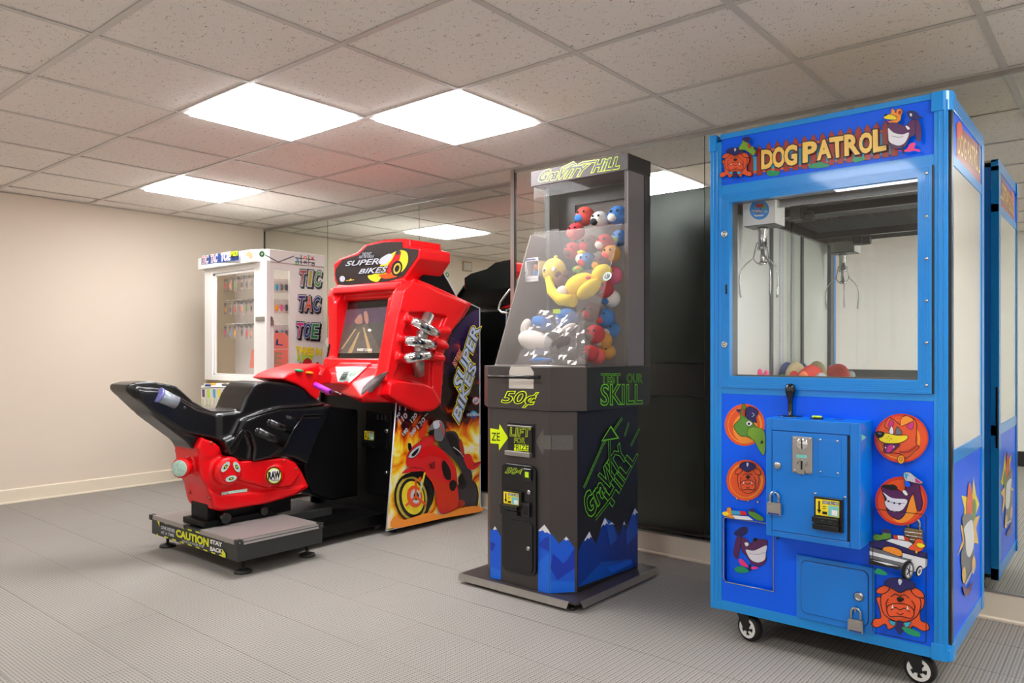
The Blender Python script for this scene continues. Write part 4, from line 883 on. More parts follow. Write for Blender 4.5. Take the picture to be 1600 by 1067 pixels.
# front lettering
a = Art('y', 2.545, -1, Cr(760, 570, 6.279))
a.poly([(225, 65), (240, 15), (430, 15), (465, 70), (463, 235), (220, 230)], 'paper')
a.neontext('50¢', [(165, 262), (505, 262), (490, 425), (150, 395)], 'neon', 'core_dark', .045, .0, .25)
a.build('price_print', gm)
YH = 2.495
h0, h1 = W((763, 588.5), 'y', YH), W((843, 589.5), 'y', YH)
MB().tube([h0, h1], .0075, 'black_plastic', 12).cyl((h0.x+.05, YH, h0.z), (h0.x+.05, 2.546, h0.z), .006, 'black_plastic').cyl((h1.x-.06, YH, h0.z), (h1.x-.06, 2.546, h0.z), .006, 'black_plastic').build('bar_handle', gm)
a = Art('y', 2.551, -1, Cr(760, 570, 6.279))
a.poly([(38, 622), (125, 635), (130, 580), (215, 715), (125, 840), (122, 775), (40, 770)], 'neon')
a.text('ZE', [(52, 665), (134, 668), (134, 745), (52, 742)], 'core_dark', .005)
a.build('arrow_decal', gm); a = Art('y', 2.551, -1, Cr(760, 570, 6.279))
a.poly([(485, 750), (560, 625), (562, 690), (634, 692), (634, 832), (562, 825), (558, 890)], 'ghost_arrow')
a.build('arrow_decal', gm); a = Art('y', 2.551, -1, Cr(770, 700, 4.269))
a.poly([(-18, 545), (0, 548), (15, 522), (55, 590), (55, 878), (-15, 866)], 'mt1').poly([(0, 548), (15, 520), (30, 545), (20, 540), (12, 548), (6, 540)], 'snow_print').poly([(-15, 620), (20, 640), (0, 690), (-15, 680)], 'mt2').poly([(-15, 790), (55, 815), (55, 878), (-15, 866)], 'mt3')
a.build('mountain_print', gm); a = Art('y', 2.551, -1, Cr(770, 700, 4.269))
a.poly([(305, 548), (345, 512), (378, 558), (378, 968), (303, 958)], 'mt1').poly([(303, 550), (345, 510), (378, 555), (378, 570), (362, 560), (350, 566), (335, 548), (315, 555)], 'snow_print').poly([(310, 640), (345, 600), (378, 590), (378, 690), (320, 660)], 'mt2').poly([(304, 760), (378, 700), (378, 968), (303, 958)], 'mt3')
a.build('mountain_print', gm)
ch = ArtPlane((-1.914, 2.551, 0), Vector((.081, -.086, 0)), Cr(770, 700, 4.269))
ch.poly([(378, 558), (443, 636), (490, 592), (545, 665), (546, 958), (380, 970)], 'mt1').poly([(378, 558), (385, 570), (378, 575)], 'snow_print').poly([(470, 612), (490, 590), (510, 615), (500, 610), (488, 618), (480, 608)], 'snow_print').poly([(400, 700), (470, 770), (500, 740), (545, 665), (546, 800), (430, 880), (385, 800)], 'mt2').poly([(385, 885), (545, 890), (546, 958), (380, 968)], 'mt3').poly([(379, 570), (382, 570), (382, 968), (379, 968)], 'sky_pane')
ch.build('mountain_print', gm); ch = ArtPlane((-1.914, 2.551, 0), Vector((.081, -.086, 0)), Cr(760, 570, 6.279)); ch.poly([(640, 692), (850, 690), (850, 835), (640, 832)], 'ghost_arrow')
ch.build('arrow_decal', gm)
# prize flap
p0, p1 = W((796, 663), 'y', 2.551), W((833.5, 714), 'y', 2.551)
MB().box(p0.x-.006, p1.x+.008, 2.545, 2.552, p1.z-.004, p0.z+.01, 'ink').box(p0.x, p1.x, 2.534, 2.546, p0.z-.006, p0.z, 'aluminium').prism([(p0.x-.004, 2.522, p1.z), (p1.x, 2.522, p1.z), (p1.x, 2.522, p1.z+.02), (p0.x-.004, 2.522, p1.z+.02)], (0, .022, 0), 'aluminium').box(p0.x, p1.x, 2.538, 2.546, p1.z+.018, p0.z-.004, 'core_dark').build('prize_flap', gm, bevel=.0015)
a = Art('y', 2.538, -1, Cr(760, 570, 6.279))
a.neontext('LIFT', [(238, 615), (432, 625), (425, 705), (235, 695)], 'neon', 'core_dark', .035, .0).neontext('FOR', [(275, 715), (380, 715), (378, 770), (275, 765)], 'neon', 'core_dark', .035, .0)
a.poly([(275, 780), (418, 785), (415, 848), (275, 840)], 'neon').text('PRIZE', [(262, 786), (418, 788), (414, 838), (262, 834)], 'core_dark', .01)
a.build('flap_print', gm)
# coin door
p0, p1 = W((787, 722), 'y', 2.551), W((840, 903), 'y', 2.551)
cd = MB().prism(rrect(p0.x, p1.x, p1.z+.004, p0.z, .03, 2.537), (0, .015, 0), 'black_plastic').build('coin_door', gm, bevel=.003)
mz = W((790, 808), 'y', 2.551).z
MB().prism(rrect(p0.x+.014, p1.x-.014, p1.z+.018, mz, .022, 2.532), (0, .006, 0), 'black_plastic').build('cash_door', cd, bevel=.0015)
a = Art('y', 2.537, -1, Cr(770, 700, 4.269)); a.neontext('50¢', [(90, 130), (197, 137), (192, 190), (82, 175)], 'lime', 'core_dark', .04, .0, .25); a.build('price_print', cd)
c = W((825, 741.5), 'y', 2.533); mm = MB().box(c.x-.022, c.x+.02, 2.528, 2.538, c.z-.026, c.z+.026, 'black_gloss').build('coin_slot', cd, bevel=.002)
MB().box(c.x-.012, c.x+.008, 2.5265, 2.5281, c.z-.012, c.z+.012, 'lime').build('slot_label', mm)
bill_acceptor(cd, (788, 764.5), (817, 807), 2.537)
c = W((823.5, 796), 'y', 2.535); MB().box(c.x-.024, c.x+.02, 2.526, 2.538, c.z-.03, c.z+.03, 'black_gloss').box(c.x-.016, c.x+.012, 2.5252, 2.5262, c.z-.024, c.z+.018, 'ink').build('coin_return', cd, bevel=.002)
for px, py in ((827, 769), (826, 857)):
    c = W((px, py), 'y', 2.534); MB().lathe([(.010, -.002), (.010, .005), (.008, .007), (.001, .007)], c, (0, -1, 0), 'steel', 14).build('lock', cd)
# side artwork
a = Art('x', -1.7882, 1, Cr(890, 570, 3.048))
a.neontext('TEST', [(150, 42), (240, 42), (240, 88), (150, 86)], 'neon_side', 'core_dark', .03, -.005).neontext('OUR', [(272, 42), (345, 44), (345, 85), (272, 84)], 'neon_side', 'core_dark', .03, -.005).neontext('SKILL', [(148, 94), (343, 94), (343, 184), (148, 192)], 'neon_side', 'core_dark', .03, -.005)
a.build('side_lettering', gm)
a = Art('x', -1.8262, 1, Cr(890, 570, 3.048))
a.poly([(38, 1058), (40, 885), (62, 840), (92, 793), (125, 855), (142, 800), (165, 728), (185, 760), (205, 752), (235, 815), (257, 745), (265, 790), (307, 683), (325, 712), (322, 958)], 'mt_side')
a.poly([(38, 1058), (150, 940), (290, 922), (300, 965)], 'mt_side2').poly([(135, 960), (150, 935), (175, 975), (160, 1015)], 'mt_side2').poly([(175, 965), (290, 925), (300, 945), (200, 990)], 'mt3').poly([(205, 752), (225, 830), (190, 860), (165, 728)], 'mt_side2').poly([(307, 683), (265, 790), (270, 860), (322, 800)], 'mt_side2')
for q in ([(66, 838), (92, 793), (103, 822), (96, 818), (90, 830), (84, 822), (74, 835)], [(145, 775), (165, 728), (182, 758), (172, 752), (165, 765), (158, 758)], [(182, 762), (196, 748), (210, 760), (196, 758)], [(250, 762), (257, 743), (264, 765), (257, 758)], [(291, 720), (307, 682), (324, 706), (314, 704), (306, 716), (300, 706)]): a.poly(q, 'snow_print')
a.neontext('GraVITY', [(58, 640), (232, 378), (272, 430), (92, 738)], 'neon_side', 'core_dark', .05, .02); a.neontext('HILL', [(160, 618), (288, 400), (318, 432), (200, 668)], 'neon_side', 'core_dark', .05, .02)
a.neon([[(118, 732), (190, 640)], [(190, 520), (183, 360)]], .012, .003, 'neon_side', 'core_dark')
a.neon([[(62, 585), (150, 385), (170, 352)], [(198, 320), (245, 252)], [(286, 385), (328, 302)], [(256, 340), (276, 275)]], .007, .003, 'neon_side', 'core_dark')
a.poly([(190, 288), (144, 364), (230, 350)], 'neon_side').poly([(189, 298), (152, 356), (220, 346)], 'core_dark')
a.build('side_print', gm)
# ---- prizes in the case
mat('plush_yellow', (250, 222, 20), .85, bump=.4); mat('plush_lemon', (236, 214, 90), .85, bump=.4); mat('plush_white', (226, 224, 220), .85, bump=.3); mat('plush_crimson', (190, 20, 34), .8, bump=.3); mat('plush_sky', (40, 120, 200), .8, bump=.3); mat('plush_black', (24, 22, 24), .85, bump=.3); mat('plush_brown', (90, 52, 44), .85, bump=.3); mat('plush_amber', (214, 150, 40), .85, bump=.3)
# column of bagged plush balls: (px, py, y, radius, colour, patch colour, words)
PB = [(914, 338, 3.08, .055, 'plush_red', 'plush_sky', 'red plush ball with blue band at the top left of the heap'), (937, 344, 3.03, .05, 'plush_white', 'plush_black', 'off-white plush with round black eye on top of the heap'), (966, 337, 3.05, .055, 'plush_sky', 'plush_white', 'sky blue plush at the top right of the heap, by the pillar'),
      (900, 362, 3.02, .05, 'plush_crimson', 'plush_red', 'crimson plush poking above the slanted pane at its left'), (922, 382, 3.0, .055, 'plush_brown', 'plush_crimson', 'brown plush in the second row of the heap, under the white one'), (945, 380, 2.98, .05, 'plush_crimson', 'plush_white', 'crimson plush with white dot, second row right'),
      (968, 372, 3.04, .045, 'plush_sky', 'plush_green', 'blue and green plush wedged beside the grey pillar'), (895, 392, 3.02, .05, 'plush_crimson', 'plush_brown', 'dark red plush at the left of the third row'), (918, 408, 2.99, .05, 'plush_sky', 'plush_crimson', 'blue plush in the middle of the third row'),
      (940, 412, 2.95, .05, 'plush_brown', 'plush_amber', 'brown plush behind the yellow toy, upper right'), (962, 396, 2.97, .048, 'plush_amber', 'plush_red', 'amber plush beside the clear case edge'), (966, 430, 2.99, .05, 'plush_pink', 'plush_crimson', 'pink plush under the amber one'),
      (944, 452, 2.93, .05, 'plush_crimson', 'plush_brown', 'crimson plush half hidden by the long yellow toy'), (966, 466, 2.97, .05, 'plush_white', 'plush_sky', 'white plush under the pink one near the pillar'), (925, 488, 2.88, .052, 'plush_brown', 'plush_crimson', 'dark brown plush under the long yellow toy'),
      (950, 496, 2.92, .05, 'plush_sky', 'plush_red', 'blue plush with red mouth low in the case'), (968, 515, 2.97, .045, 'plush_sky', 'plush_white', 'pale blue plush low by the pillar'), (930, 522, 2.84, .05, 'plush_crimson', 'plush_brown', 'bright crimson plush in the low middle of the heap'),
      (953, 532, 2.9, .048, 'plush_amber', 'plush_white', 'amber plush near the bottom right of the case'), (922, 552, 2.80, .045, 'plush_crimson', 'plush_black', 'red plush on the case floor right of the bagged toy'), (944, 556, 2.84, .045, 'plush_red', 'plush_brown', 'red plush on the case floor beside the clear edge'), (966, 550, 2.93, .045, 'plush_amber', 'plush_crimson', 'golden plush on the case floor by the pillar')]
for px, py, y, r, m1, m2, lab in PB:
    r *= .93; c = W((px, py), 'y', y); c.z = max(c.z, 1.014+r*.95); c.x = min(c.x, -1.825-r)
    toy('plush_ball', lab, 'plush toy', [('body', [(tuple(c), (r, r*.9, r*.93))], m1), ('patch', [((c.x-.2*r, c.y-.66*r, c.z-.2*r), (.55*r, .3*r, .42*r))], m2), ('eye', [((c.x-.3*r, c.y-.84*r, c.z+.35*r), (.13*r, .09*r, .13*r))], 'ink'), ('eye', [((c.x+.35*r, c.y-.8*r, c.z+.35*r), (.13*r, .09*r, .13*r))], 'ink')], 'plush heap in the prize drop case')
# toys that lie against the inside of the slanted pane
def slope(px, py, off):
    """point seen at the pixel, off metres behind the slanted pane"""
    k = (px-CX)/FPX; d = Vector((FW.x+RT.x*k, FW.y+RT.y*k, (HY-py)/FPX)); c = Vector((0, 0, CAMZ)); o_ = Vector(B0)-nf*off
    return c+d*((o_-c).dot(nf)/d.dot(nf))
c = slope(866, 424, .07)
toy('plush_toy', 'pale yellow round plush with stern eyes beside the boxed figure', 'plush toy', [('body', [(tuple(c), (.062, .055, .066))], 'plush_lemon'), ('eye', [((c.x-.022, c.y-.05, c.z+.004), (.013, .006, .012))], 'white'), ('eye', [((c.x+.03, c.y-.046, c.z+.004), (.013, .006, .012))], 'white'), ('pupil', [((c.x-.02, c.y-.0565, c.z+.004), (.005, .002, .005))], 'ink'), ('tuft', [((c.x+.01, c.y, c.z+.066), (.012, .01, .012))], 'plush_lemon')])
c = slope(905, 445, .055); c2 = slope(866, 460, .05); c3 = slope(940, 428, .06)
o = toy('plush_toy', 'long bright yellow plush lying across the slanted pane, white belly and round tag', 'plush toy', [('body', [(tuple(c), (.085, .05, .05), -.35), (tuple(c3), (.055, .04, .042), -.5), (tuple(slope(920, 452, .05)), (.07, .045, .035), -.6)], 'plush_yellow')])
MB().tube([slope(896, 470, .04), slope(876, 468, .045), slope(862, 455, .05), slope(858, 437, .055), slope(864, 430, .055)], [.03, .028, .024, .02, .014], 'plush_yellow', 14).build('tail', o)
cc = slope(878, 456, .035); MB().ball(cc, (.034, .014, .028), 'plush_white', rot=Matrix.Rotation(-.3, 3, 'Y')).build('belly', o)
cc = slope(919, 434, .012); MB().ball(cc, (.014, .006, .008), 'plush_red').build('cheek', o)
cc = slope(908, 433, .014); MB().ball(cc, (.004, .004, .006), 'ink').build('eye', o)
cc = slope(949, 432, .006); tg = MB().lathe([(.022, 0), (.022, .0012)], cc, nf, 'cyan_print', 18).lathe([(.015, .0014), (.015, .0016)], cc, nf, 'ink', 18).box(cc.x-.004, cc.x+.001, cc.y-.004, cc.y-.002, cc.z-.008, cc.z+.01, 'white').build('tag', o)
cc = slope(878, 440, .03); o = toy('plush_toy', 'dark brown heart-eared plush hugged by the long yellow one', 'plush toy', [('body', [(tuple(cc), (.03, .022, .034))], 'plush_brown'), ('ear', [((cc.x-.022, cc.y, cc.z+.036), (.018, .012, .016))], 'plush_brown'), ('ear', [((cc.x+.024, cc.y, cc.z+.036), (.018, .012, .016))], 'plush_brown')])
cc = slope(911, 404, .09); toy('plush_toy', 'small grey plush with yellow cap above the long yellow toy', 'plush toy', [('body', [(tuple(cc), (.04, .03, .03))], 'plush_white'), ('cap', [((cc.x, cc.y-.005, cc.z+.03), (.028, .02, .012))], 'plush_yellow'), ('foot', [((cc.x+.03, cc.y-.02, cc.z-.012), (.016, .012, .02))], 'plush_sky')])
cc = slope(903, 421, .07); toy('plush_toy', 'small green and orange plush tucked behind the pale yellow ball', 'plush toy', [('body', [(tuple(cc), (.03, .02, .018))], 'plush_green'), ('nose', [((cc.x+.01, cc.y-.012, cc.z+.005), (.012, .01, .008))], 'plush_orange')])
# boxed figure
mat('box_white', (225, 226, 232), .4); mat('figure_skin', (196, 130, 104), .5)
p = slope(836, 422, .05); o = empty('toy_box', p, 'white window box holding a small figure at the left of the slanted pane', 'toy box')
hw, hh, hd = .045, .058, .028
mb = MB().box(p.x-hw, p.x+hw, p.y+hd-.002, p.y+hd, p.z-hh, p.z+hh, 'box_white').box(p.x-hw, p.x-hw+.014, p.y-hd, p.y+hd, p.z-hh, p.z+hh, 'box_white').box(p.x+hw-.004, p.x+hw, p.y-hd, p.y+hd, p.z-hh, p.z+hh, 'box_white').box(p.x-hw, p.x+hw, p.y-hd, p.y+hd, p.z-hh, p.z-hh+.026, 'box_white').box(p.x-hw, p.x+hw, p.y-hd, p.y+hd, p.z+hh-.016, p.z+hh, 'box_white')
mb.build('carton', o); MB().box(p.x-hw+.006, p.x+hw-.01, p.y-hd-.0006, p.y-hd, p.z-hh+.007, p.z-hh+.017, 'silver_print').ball((p.x-hw+.008, p.y-hd, p.z-.012), (.016, .002, .022), 'silver_print').ball((p.x-hw+.004, p.y-hd-.002, p.z-.014), (.004, .001, .006), 'ink').box(p.x-hw+.012, p.x+hw-.02, p.y-hd-.0006, p.y-hd, p.z+hh-.012, p.z+hh-.004, 'lock_label').build('print', o)
MB().ball((p.x+.012, p.y, p.z+.016), (.02, .017, .019), 'figure_skin').ball((p.x+.01, p.y, p.z-.016), (.011, .009, .017), 'plush_sky').ball((p.x+.012, p.y+.004, p.z+.026), (.022, .018, .014), 'plush_brown').build('figure', o)
# bagged blue and white toy low in the case
rnd = random.Random(3)
o = empty('bagged_plush', slope(855, 530, .06), 'blue and white plush in a crumpled clear bag at the bottom of the case', 'plush toy')
c = slope(838, 535, .06); MB().ball(c, (.105, .055, .052), 'plush_white', rot=Matrix.Rotation(.3, 3, 'Y')).build('body', o)
c = slope(822, 512, .055); MB().ball(c, (.03, .02, .045), 'plush_white', rot=Matrix.Rotation(.35, 3, 'Y')).build('wing', o)
c = slope(848, 505, .065); MB().ball(c, (.062, .045, .032), 'plush_sky', rot=Matrix.Rotation(.35, 3, 'Y')).build('hood', o)
c = slope(886, 497, .07); MB().ball(c, (.06, .045, .045), 'plush_sky').build('head', o)
c = slope(888, 513, .045); MB().ball(c, (.045, .02, .018), 'plush_white', rot=Matrix.Rotation(-.4, 3, 'Y')).build('scarf', o)
c = slope(880, 540, .06); MB().ball(c, (.075, .04, .045), 'plush_black', rot=Matrix.Rotation(-.3, 3, 'Y')).build('back', o)
c = slope(845, 563, .05); MB().ball(c, (.07, .025, .014), 'plush_sky').build('foot', o)
# crumpled bag film
vs = []; fs = []; NU, NV = 16, 12
cor = [slope(803, 568, .02), slope(912, 568, .02), slope(912, 486, .025), slope(838, 482, .025)]
for j in range(NV+1):
    for i in range(NU+1):
        u, v = i/NU, j/NV; q = cor[0].lerp(cor[1], u).lerp(cor[3].lerp(cor[2], u), v); q = q-nf*(rnd.random()*.018) ; vs.append(tuple(q))
for j in range(NV):
    for i in range(NU): a0 = j*(NU+1)+i; fs += [(a0, a0+1, a0+NU+2), (a0, a0+NU+2, a0+NU+1)]
mbb = MB().add(vs, fs, 'plastic_bag'); mbb.build('bag', o)
c = slope(870, 487, .012); MB().box(c.x-.02, c.x+.02, c.y-.002, c.y, c.z-.008, c.z+.012, 'lime').build('tag', o)
# ================================================================ MOTORCYCLE RACING MACHINE
mat('shell_red', (222, 2, 14), .34, spec=.4, coat=.12, noise=.04, nscale=3); mat('cab_black', (4, 4, 5), .42, spec=.2); mat('seat_black', (9, 9, 10), .28, coat=.15, noise=.1, nscale=6); mat('deck_steel', (150, 143, 138), .42, .3, noise=.06, nscale=30); mat('deck_side', (44, 46, 44), .45); mat('grip_purple', (190, 50, 200), .4); mat('caution', (220, 224, 30), .4); mat('sticker_mint', (176, 206, 190), .4, noise=.5, nscale=70); mat('button_green', (20, 170, 110), .3); mat('button_orange', (230, 140, 20), .3); mat('lens', (150, 160, 170), .1, coat=1); mat('lens_ring', (130, 130, 200), .2); mat('marquee_dark', (44, 34, 32), .35)
mat('intake_dark', (70, 52, 50), .5); mat('pale_blue_print', (150, 180, 232), .35); mat('flame_y', (250, 214, 40), .4, noise=.3, nscale=30); mat('rider_grey', (52, 48, 54), .4, noise=.4, nscale=60); mat('wheel_rim', (190, 170, 60), .4, noise=.4, nscale=40)
mat('screen_off', (8, 8, 9), .12, coat=.6)
for n_, c_, e_ in (('scr_sky', (82, 70, 82), .2), ('scr_ground', (78, 76, 72), .2), ('scr_road', (92, 87, 80), .2), ('scr_line', (160, 136, 96), .25), ('scr_text', (220, 215, 205), .35), ('scr_glow', (150, 112, 98), .25)): mat(n_, c_, .15, coat=.5, noise=.35, nscale=14, emit=e_)
def flame_material():
    m = mat('flame_print', (10, 10, 12), .25, coat=.4); nt = m.node_tree; b = nt.nodes['Principled BSDF']
    g = nt.nodes.new('ShaderNodeNewGeometry'); sx = nt.nodes.new('ShaderNodeSeparateXYZ'); nt.links.new(g.outputs['Position'], sx.inputs[0])
    n = nt.nodes.new('ShaderNodeTexNoise'); n.inputs['Scale'].default_value = 5.5; n.inputs['Detail'].default_value = 5; n.inputs['Distortion'].default_value = 1.3; nt.links.new(g.outputs['Position'], n.inputs['Vector'])
    cr = nt.nodes.new('ShaderNodeValToRGB'); e = cr.color_ramp.elements      # height mask of the print
    e[0].position = 0; e[0].color = (.52, .52, .52, 1); e[1].position = 1; e[1].color = (0, 0, 0, 1)
    for p_, v_ in ((.12, .56), (.36, .62), (.43, .28), (.5, .02)): q = e.new(p_); q.color = (v_, v_, v_, 1)
    z = nt.nodes.new('ShaderNodeMath'); z.operation = 'MULTIPLY'; z.inputs[1].default_value = 1/1.4; nt.links.new(sx.outputs[2], z.inputs[0]); nt.links.new(z.outputs[0], cr.inputs[0])
    s_ = nt.nodes.new('ShaderNodeMath'); s_.operation = 'MULTIPLY_ADD'; s_.inputs[1].default_value = 1.5; s_.inputs[2].default_value = -.66; nt.links.new(n.outputs['Fac'], s_.inputs[0])
    a_ = nt.nodes.new('ShaderNodeMath'); a_.operation = 'ADD'; nt.links.new(s_.outputs[0], a_.inputs[0]); nt.links.new(cr.outputs[0], a_.inputs[1])
    r2 = nt.nodes.new('ShaderNodeValToRGB'); f = r2.color_ramp.elements
    f[0].position = .12; f[0].color = (lin(14), lin(10), lin(16), 1); f[1].position = .82; f[1].color = (1, .96, .7, 1)
    for p_, c_ in ((.28, (90, 14, 6)), (.41, (226, 84, 8)), (.53, (250, 170, 20)), (.66, (255, 228, 60))): q = f.new(p_); q.color = (*[lin(v) for v in c_], 1)
    nt.links.new(a_.outputs[0], r2.inputs[0])
    # violet night at the top of the print
    mr = nt.nodes.new('ShaderNodeMapRange'); mr.inputs[1].default_value = .9; mr.inputs[2].default_value = 1.35; nt.links.new(sx.outputs[2], mr.inputs[0])
    mx = nt.nodes.new('ShaderNodeMix'); mx.data_type = 'RGBA'; mx.inputs[7].default_value = (lin(44), lin(24), lin(84), 1); nt.links.new(mr.outputs[0], mx.inputs[0]); nt.links.new(r2.outputs[0], mx.inputs[6]); nt.links.new(mx.outputs[2], b.inputs['Base Color'])
flame_material()
XR_, XL_ = -3.337, -4.09
rc_ = empty('racing_arcade_machine', (-3.70, 2.6, 0), 'red and black motorcycle racing arcade machine with ride-on bike and step platform', 'arcade machine')
SX = lambda pts, x, cr=None: [W(p, 'x', x) for p in (cr(pts) if cr else pts)]
def setx(pts, x): return [Vector((x, p.y, p.z)) for p in pts]
# ---- cabinet
side = SX([(619, 628), (603, 829), (750, 795), (749, 481.5), (714, 465), (699, 437), (687, 417), (660, 430), (640, 500)], XR_)
for x, d in ((XR_-.018, .018), (XL_, .018)): MB().prism(setx(side, x), (d, 0, 0), 'cab_black').build('cabinet_side', rc_, bevel=.002)
prof = [(2.93, .05), (3.655, .05), (3.655, 1.36), (3.44, 1.42), (3.33, 1.55), (3.16, 1.5), (3.16, 1.0), (2.97, .8)]
MB().prism([(XR_-.019, y, z) for y, z in prof], (-(XR_-XL_)+.038, 0, 0), 'cab_black').build('cabinet', rc_, bevel=.003)
tm_ = MB(); q = [setx([p], XR_+.0015)[0] for p in side]
tm_.tube(q[0:4]+q[4:7], .0045, 'silver_print', 6); tm_.build('edge_trim', rc_)
for x, y in ((-3.40, 2.97), (-4.1, 2.97), (-3.40, 3.6), (-4.1, 3.6)):
    MB().lathe([(.022, 0), (.022, .012), (.008, .014), (.008, .052)], (x, y, 0), (0, 0, 1), 'rubber', 14).build('foot', rc_)
cpl = W((590, 823), 'z', .02); MB().prism([(cpl.x-.03, cpl.y-.03, .045), (cpl.x+.04, cpl.y-.03, .045), (cpl.x+.01, cpl.y-.03, .012)], (0, .03, 0), 'aluminium').build('leveller', rc_)
# coin panel on the front
yf2 = 2.93
p0, p1 = W((572, 640), 'y', yf2), W((612, 775), 'y', yf2)
cdoor = MB().box(p0.x, p1.x, yf2-.006, yf2+.002, p1.z, p0.z, 'black_plastic').build('coin_door', rc_, bevel=.003)
p0, p1 = W((587, 645), 'y', yf2-.006), W((607, 660), 'y', yf2-.006)
cs = MB().box(p0.x, p1.x, yf2-.012, yf2-.005, p1.z, p0.z, 'black_gloss')
for t in (.22, .55, .82): cs.box(p0.x+(p1.x-p0.x)*t-.006, p0.x+(p1.x-p0.x)*t+.006, yf2-.0135, yf2-.0118, p1.z+.008, p0.z-.008, 'deck_side')
cs.build('coin_slots', cdoor, bevel=.001)
bill_acceptor(cdoor, (571, 671), (589, 700), yf2-.006)
p0, p1 = W((588, 686), 'y', yf2-.006), W((607, 702), 'y', yf2-.006); MB().box(p0.x, p1.x, yf2-.02, yf2-.005, p1.z, p0.z, 'black_gloss').build('coin_return', cdoor, bevel=.002)
for px, py in ((604.5, 673.5), (604, 739)):
    c = W((px, py), 'y', yf2-.006); MB().lathe([(.013, 0), (.013, .005), (.010, .008), (.001, .008)], c, (0, -1, 0), 'steel', 14).build('lock', cdoor)
# ---- side artwork
C4, C5 = Cr(480, 580, 3.81), Cr(600, 420, 4.446)
a = Art('x', XR_, 1, step=.00045)
a.poly([(618, 630), (604.5, 827), (749, 793.5), (748.5, 484), (740, 485), (726, 496), (705, 520), (695.6, 549), (691, 598), (687, 632), (674, 643), (653, 642)], 'flame_print')
a.cr = C4
for t, q in (('110', [(540, 285), (585, 245), (598, 270), (556, 316)]), ('120', [(610, 290), (643, 245), (655, 264), (624, 308)]), ('130', [(648, 325), (690, 270), (703, 292), (662, 345)]), ('180', [(562, 370), (588, 335), (600, 350), (575, 385)]), ('200', [(608, 372), (638, 333), (648, 350), (620, 390)]), ('90', [(528, 268), (545, 240), (552, 256), (535, 285)])): a.text(t, q, 'silver_print', .03)
a.line([(548, 205), (548, 235)], .006, 'silver_print').line([(585, 205), (580, 235)], .006, 'silver_print').line([(715, 250), (695, 268)], .005, 'silver_print')
# motorcycle
a.ell(975, 745, 42, 98, 'ink').ell(972, 745, 30, 74, 'rider_grey').ell(972, 745, 16, 40, 'ink')
a.ell(622, 752, 108, 148, 'ink', a=-.12).ell(618, 755, 92, 132, 'wheel_rim', a=-.12).ell(620, 755, 78, 118, 'ink', a=-.12).ell(624, 752, 66, 100, 'flame_y', a=-.12).ell(634, 745, 46, 66, 'orange', a=-.12).ell(640, 742, 30, 44, 'silver_print', a=-.12).ell(643, 742, 16, 24, 'ink')
for t in range(3):
    an = 2.1*t+.5; a.line([(640, 745), (640+70*math.cos(an), 745+104*math.sin(an))], .016, 'orange')
a.blob([(560, 640), (610, 600), (690, 590), (740, 620), (745, 760), (700, 830), (715, 700), (680, 640), (620, 625)], 'ink')
a.blob([(865, 700), (960, 640), (1000, 700), (990, 780), (940, 800), (880, 790)], 'rider_grey').blob([(890, 640), (920, 600), (940, 680), (905, 700)], 'ink').ell(905, 785, 26, 22, 'fence')
a.blob([(782, 372), (840, 355), (880, 365), (912, 440), (945, 540), (975, 620), (960, 690), (930, 640), (880, 545), (815, 480), (775, 440)], 'rider_grey').blob([(820, 380), (870, 380), (905, 470), (880, 500)], 'ink').curve([(860, 450), (900, 480), (930, 520)], .006, 'silver_print').blob([(905, 400), (925, 470), (915, 500), (895, 440)], 'fence')
a.blob([(920, 505), (960, 492), (985, 540), (1025, 535), (1000, 575), (950, 580)], 'red_print').line([(1028, 535), (980, 560)], .005, 'ink')
a.blob([(580, 555), (582, 505), (610, 455), (660, 415), (700, 385), (765, 375), (745, 430), (800, 470), (868, 560), (882, 660), (892, 790), (850, 830), (790, 845), (765, 800), (745, 690), (700, 620), (650, 575), (600, 570)], 'red_print', 'ink', .002)
a.blob([(640, 470), (740, 440), (800, 480), (840, 540), (800, 520), (720, 500), (660, 520)], 'shell_red').blob([(720, 620), (780, 660), (850, 680), (880, 740), (880, 800), (800, 830), (770, 760)], 'orange_dk')
a.blob([(590, 505), (612, 470), (650, 442), (668, 440), (655, 480), (625, 510), (600, 515)], 'silver_print', 'ink', .003).blob([(610, 492), (650, 455), (645, 480), (620, 505)], 'ink')
a.blob([(790, 545), (805, 530), (838, 580), (842, 640), (815, 640), (795, 600)], 'ink').blob([(835, 660), (860, 645), (878, 670), (860, 710), (838, 700)], 'ink').blob([(550, 605), (590, 575), (660, 575), (690, 590), (640, 595), (590, 600)], 'red_print', 'ink', .0015)
a.poly([(682, 600), (692, 600), (664, 720), (652, 716)], 'flame_y').poly([(662, 640), (670, 640), (668, 700), (660, 700)], 'silver_print').ell(657, 640, 10, 14, 'orange')
a.blob([(645, 385), (668, 330), (692, 285), (698, 345), (672, 400)], 'orange_dk').blob([(705, 350), (735, 300), (775, 290), (800, 320), (805, 370), (785, 415), (745, 405), (735, 350)], 'cargrey', 'ink', .002).blob([(735, 300), (775, 292), (770, 330), (742, 340)], 'silver_print').line([(770, 296), (800, 380)], .008, 'red_print').blob([(705, 360), (738, 345), (735, 375), (712, 380)], 'ink')
a.blob([(582, 430), (600, 428), (605, 460), (588, 470)], 'ink').text('XII', [(708, 548), (742, 535), (742, 575), (712, 580)], 'ink', .02)
a.blob([(500, 860), (560, 880), (700, 840), (800, 850), (900, 810), (1000, 800), (1020, 830), (800, 870), (500, 930)], 'orange_lt')
a.cr = C5
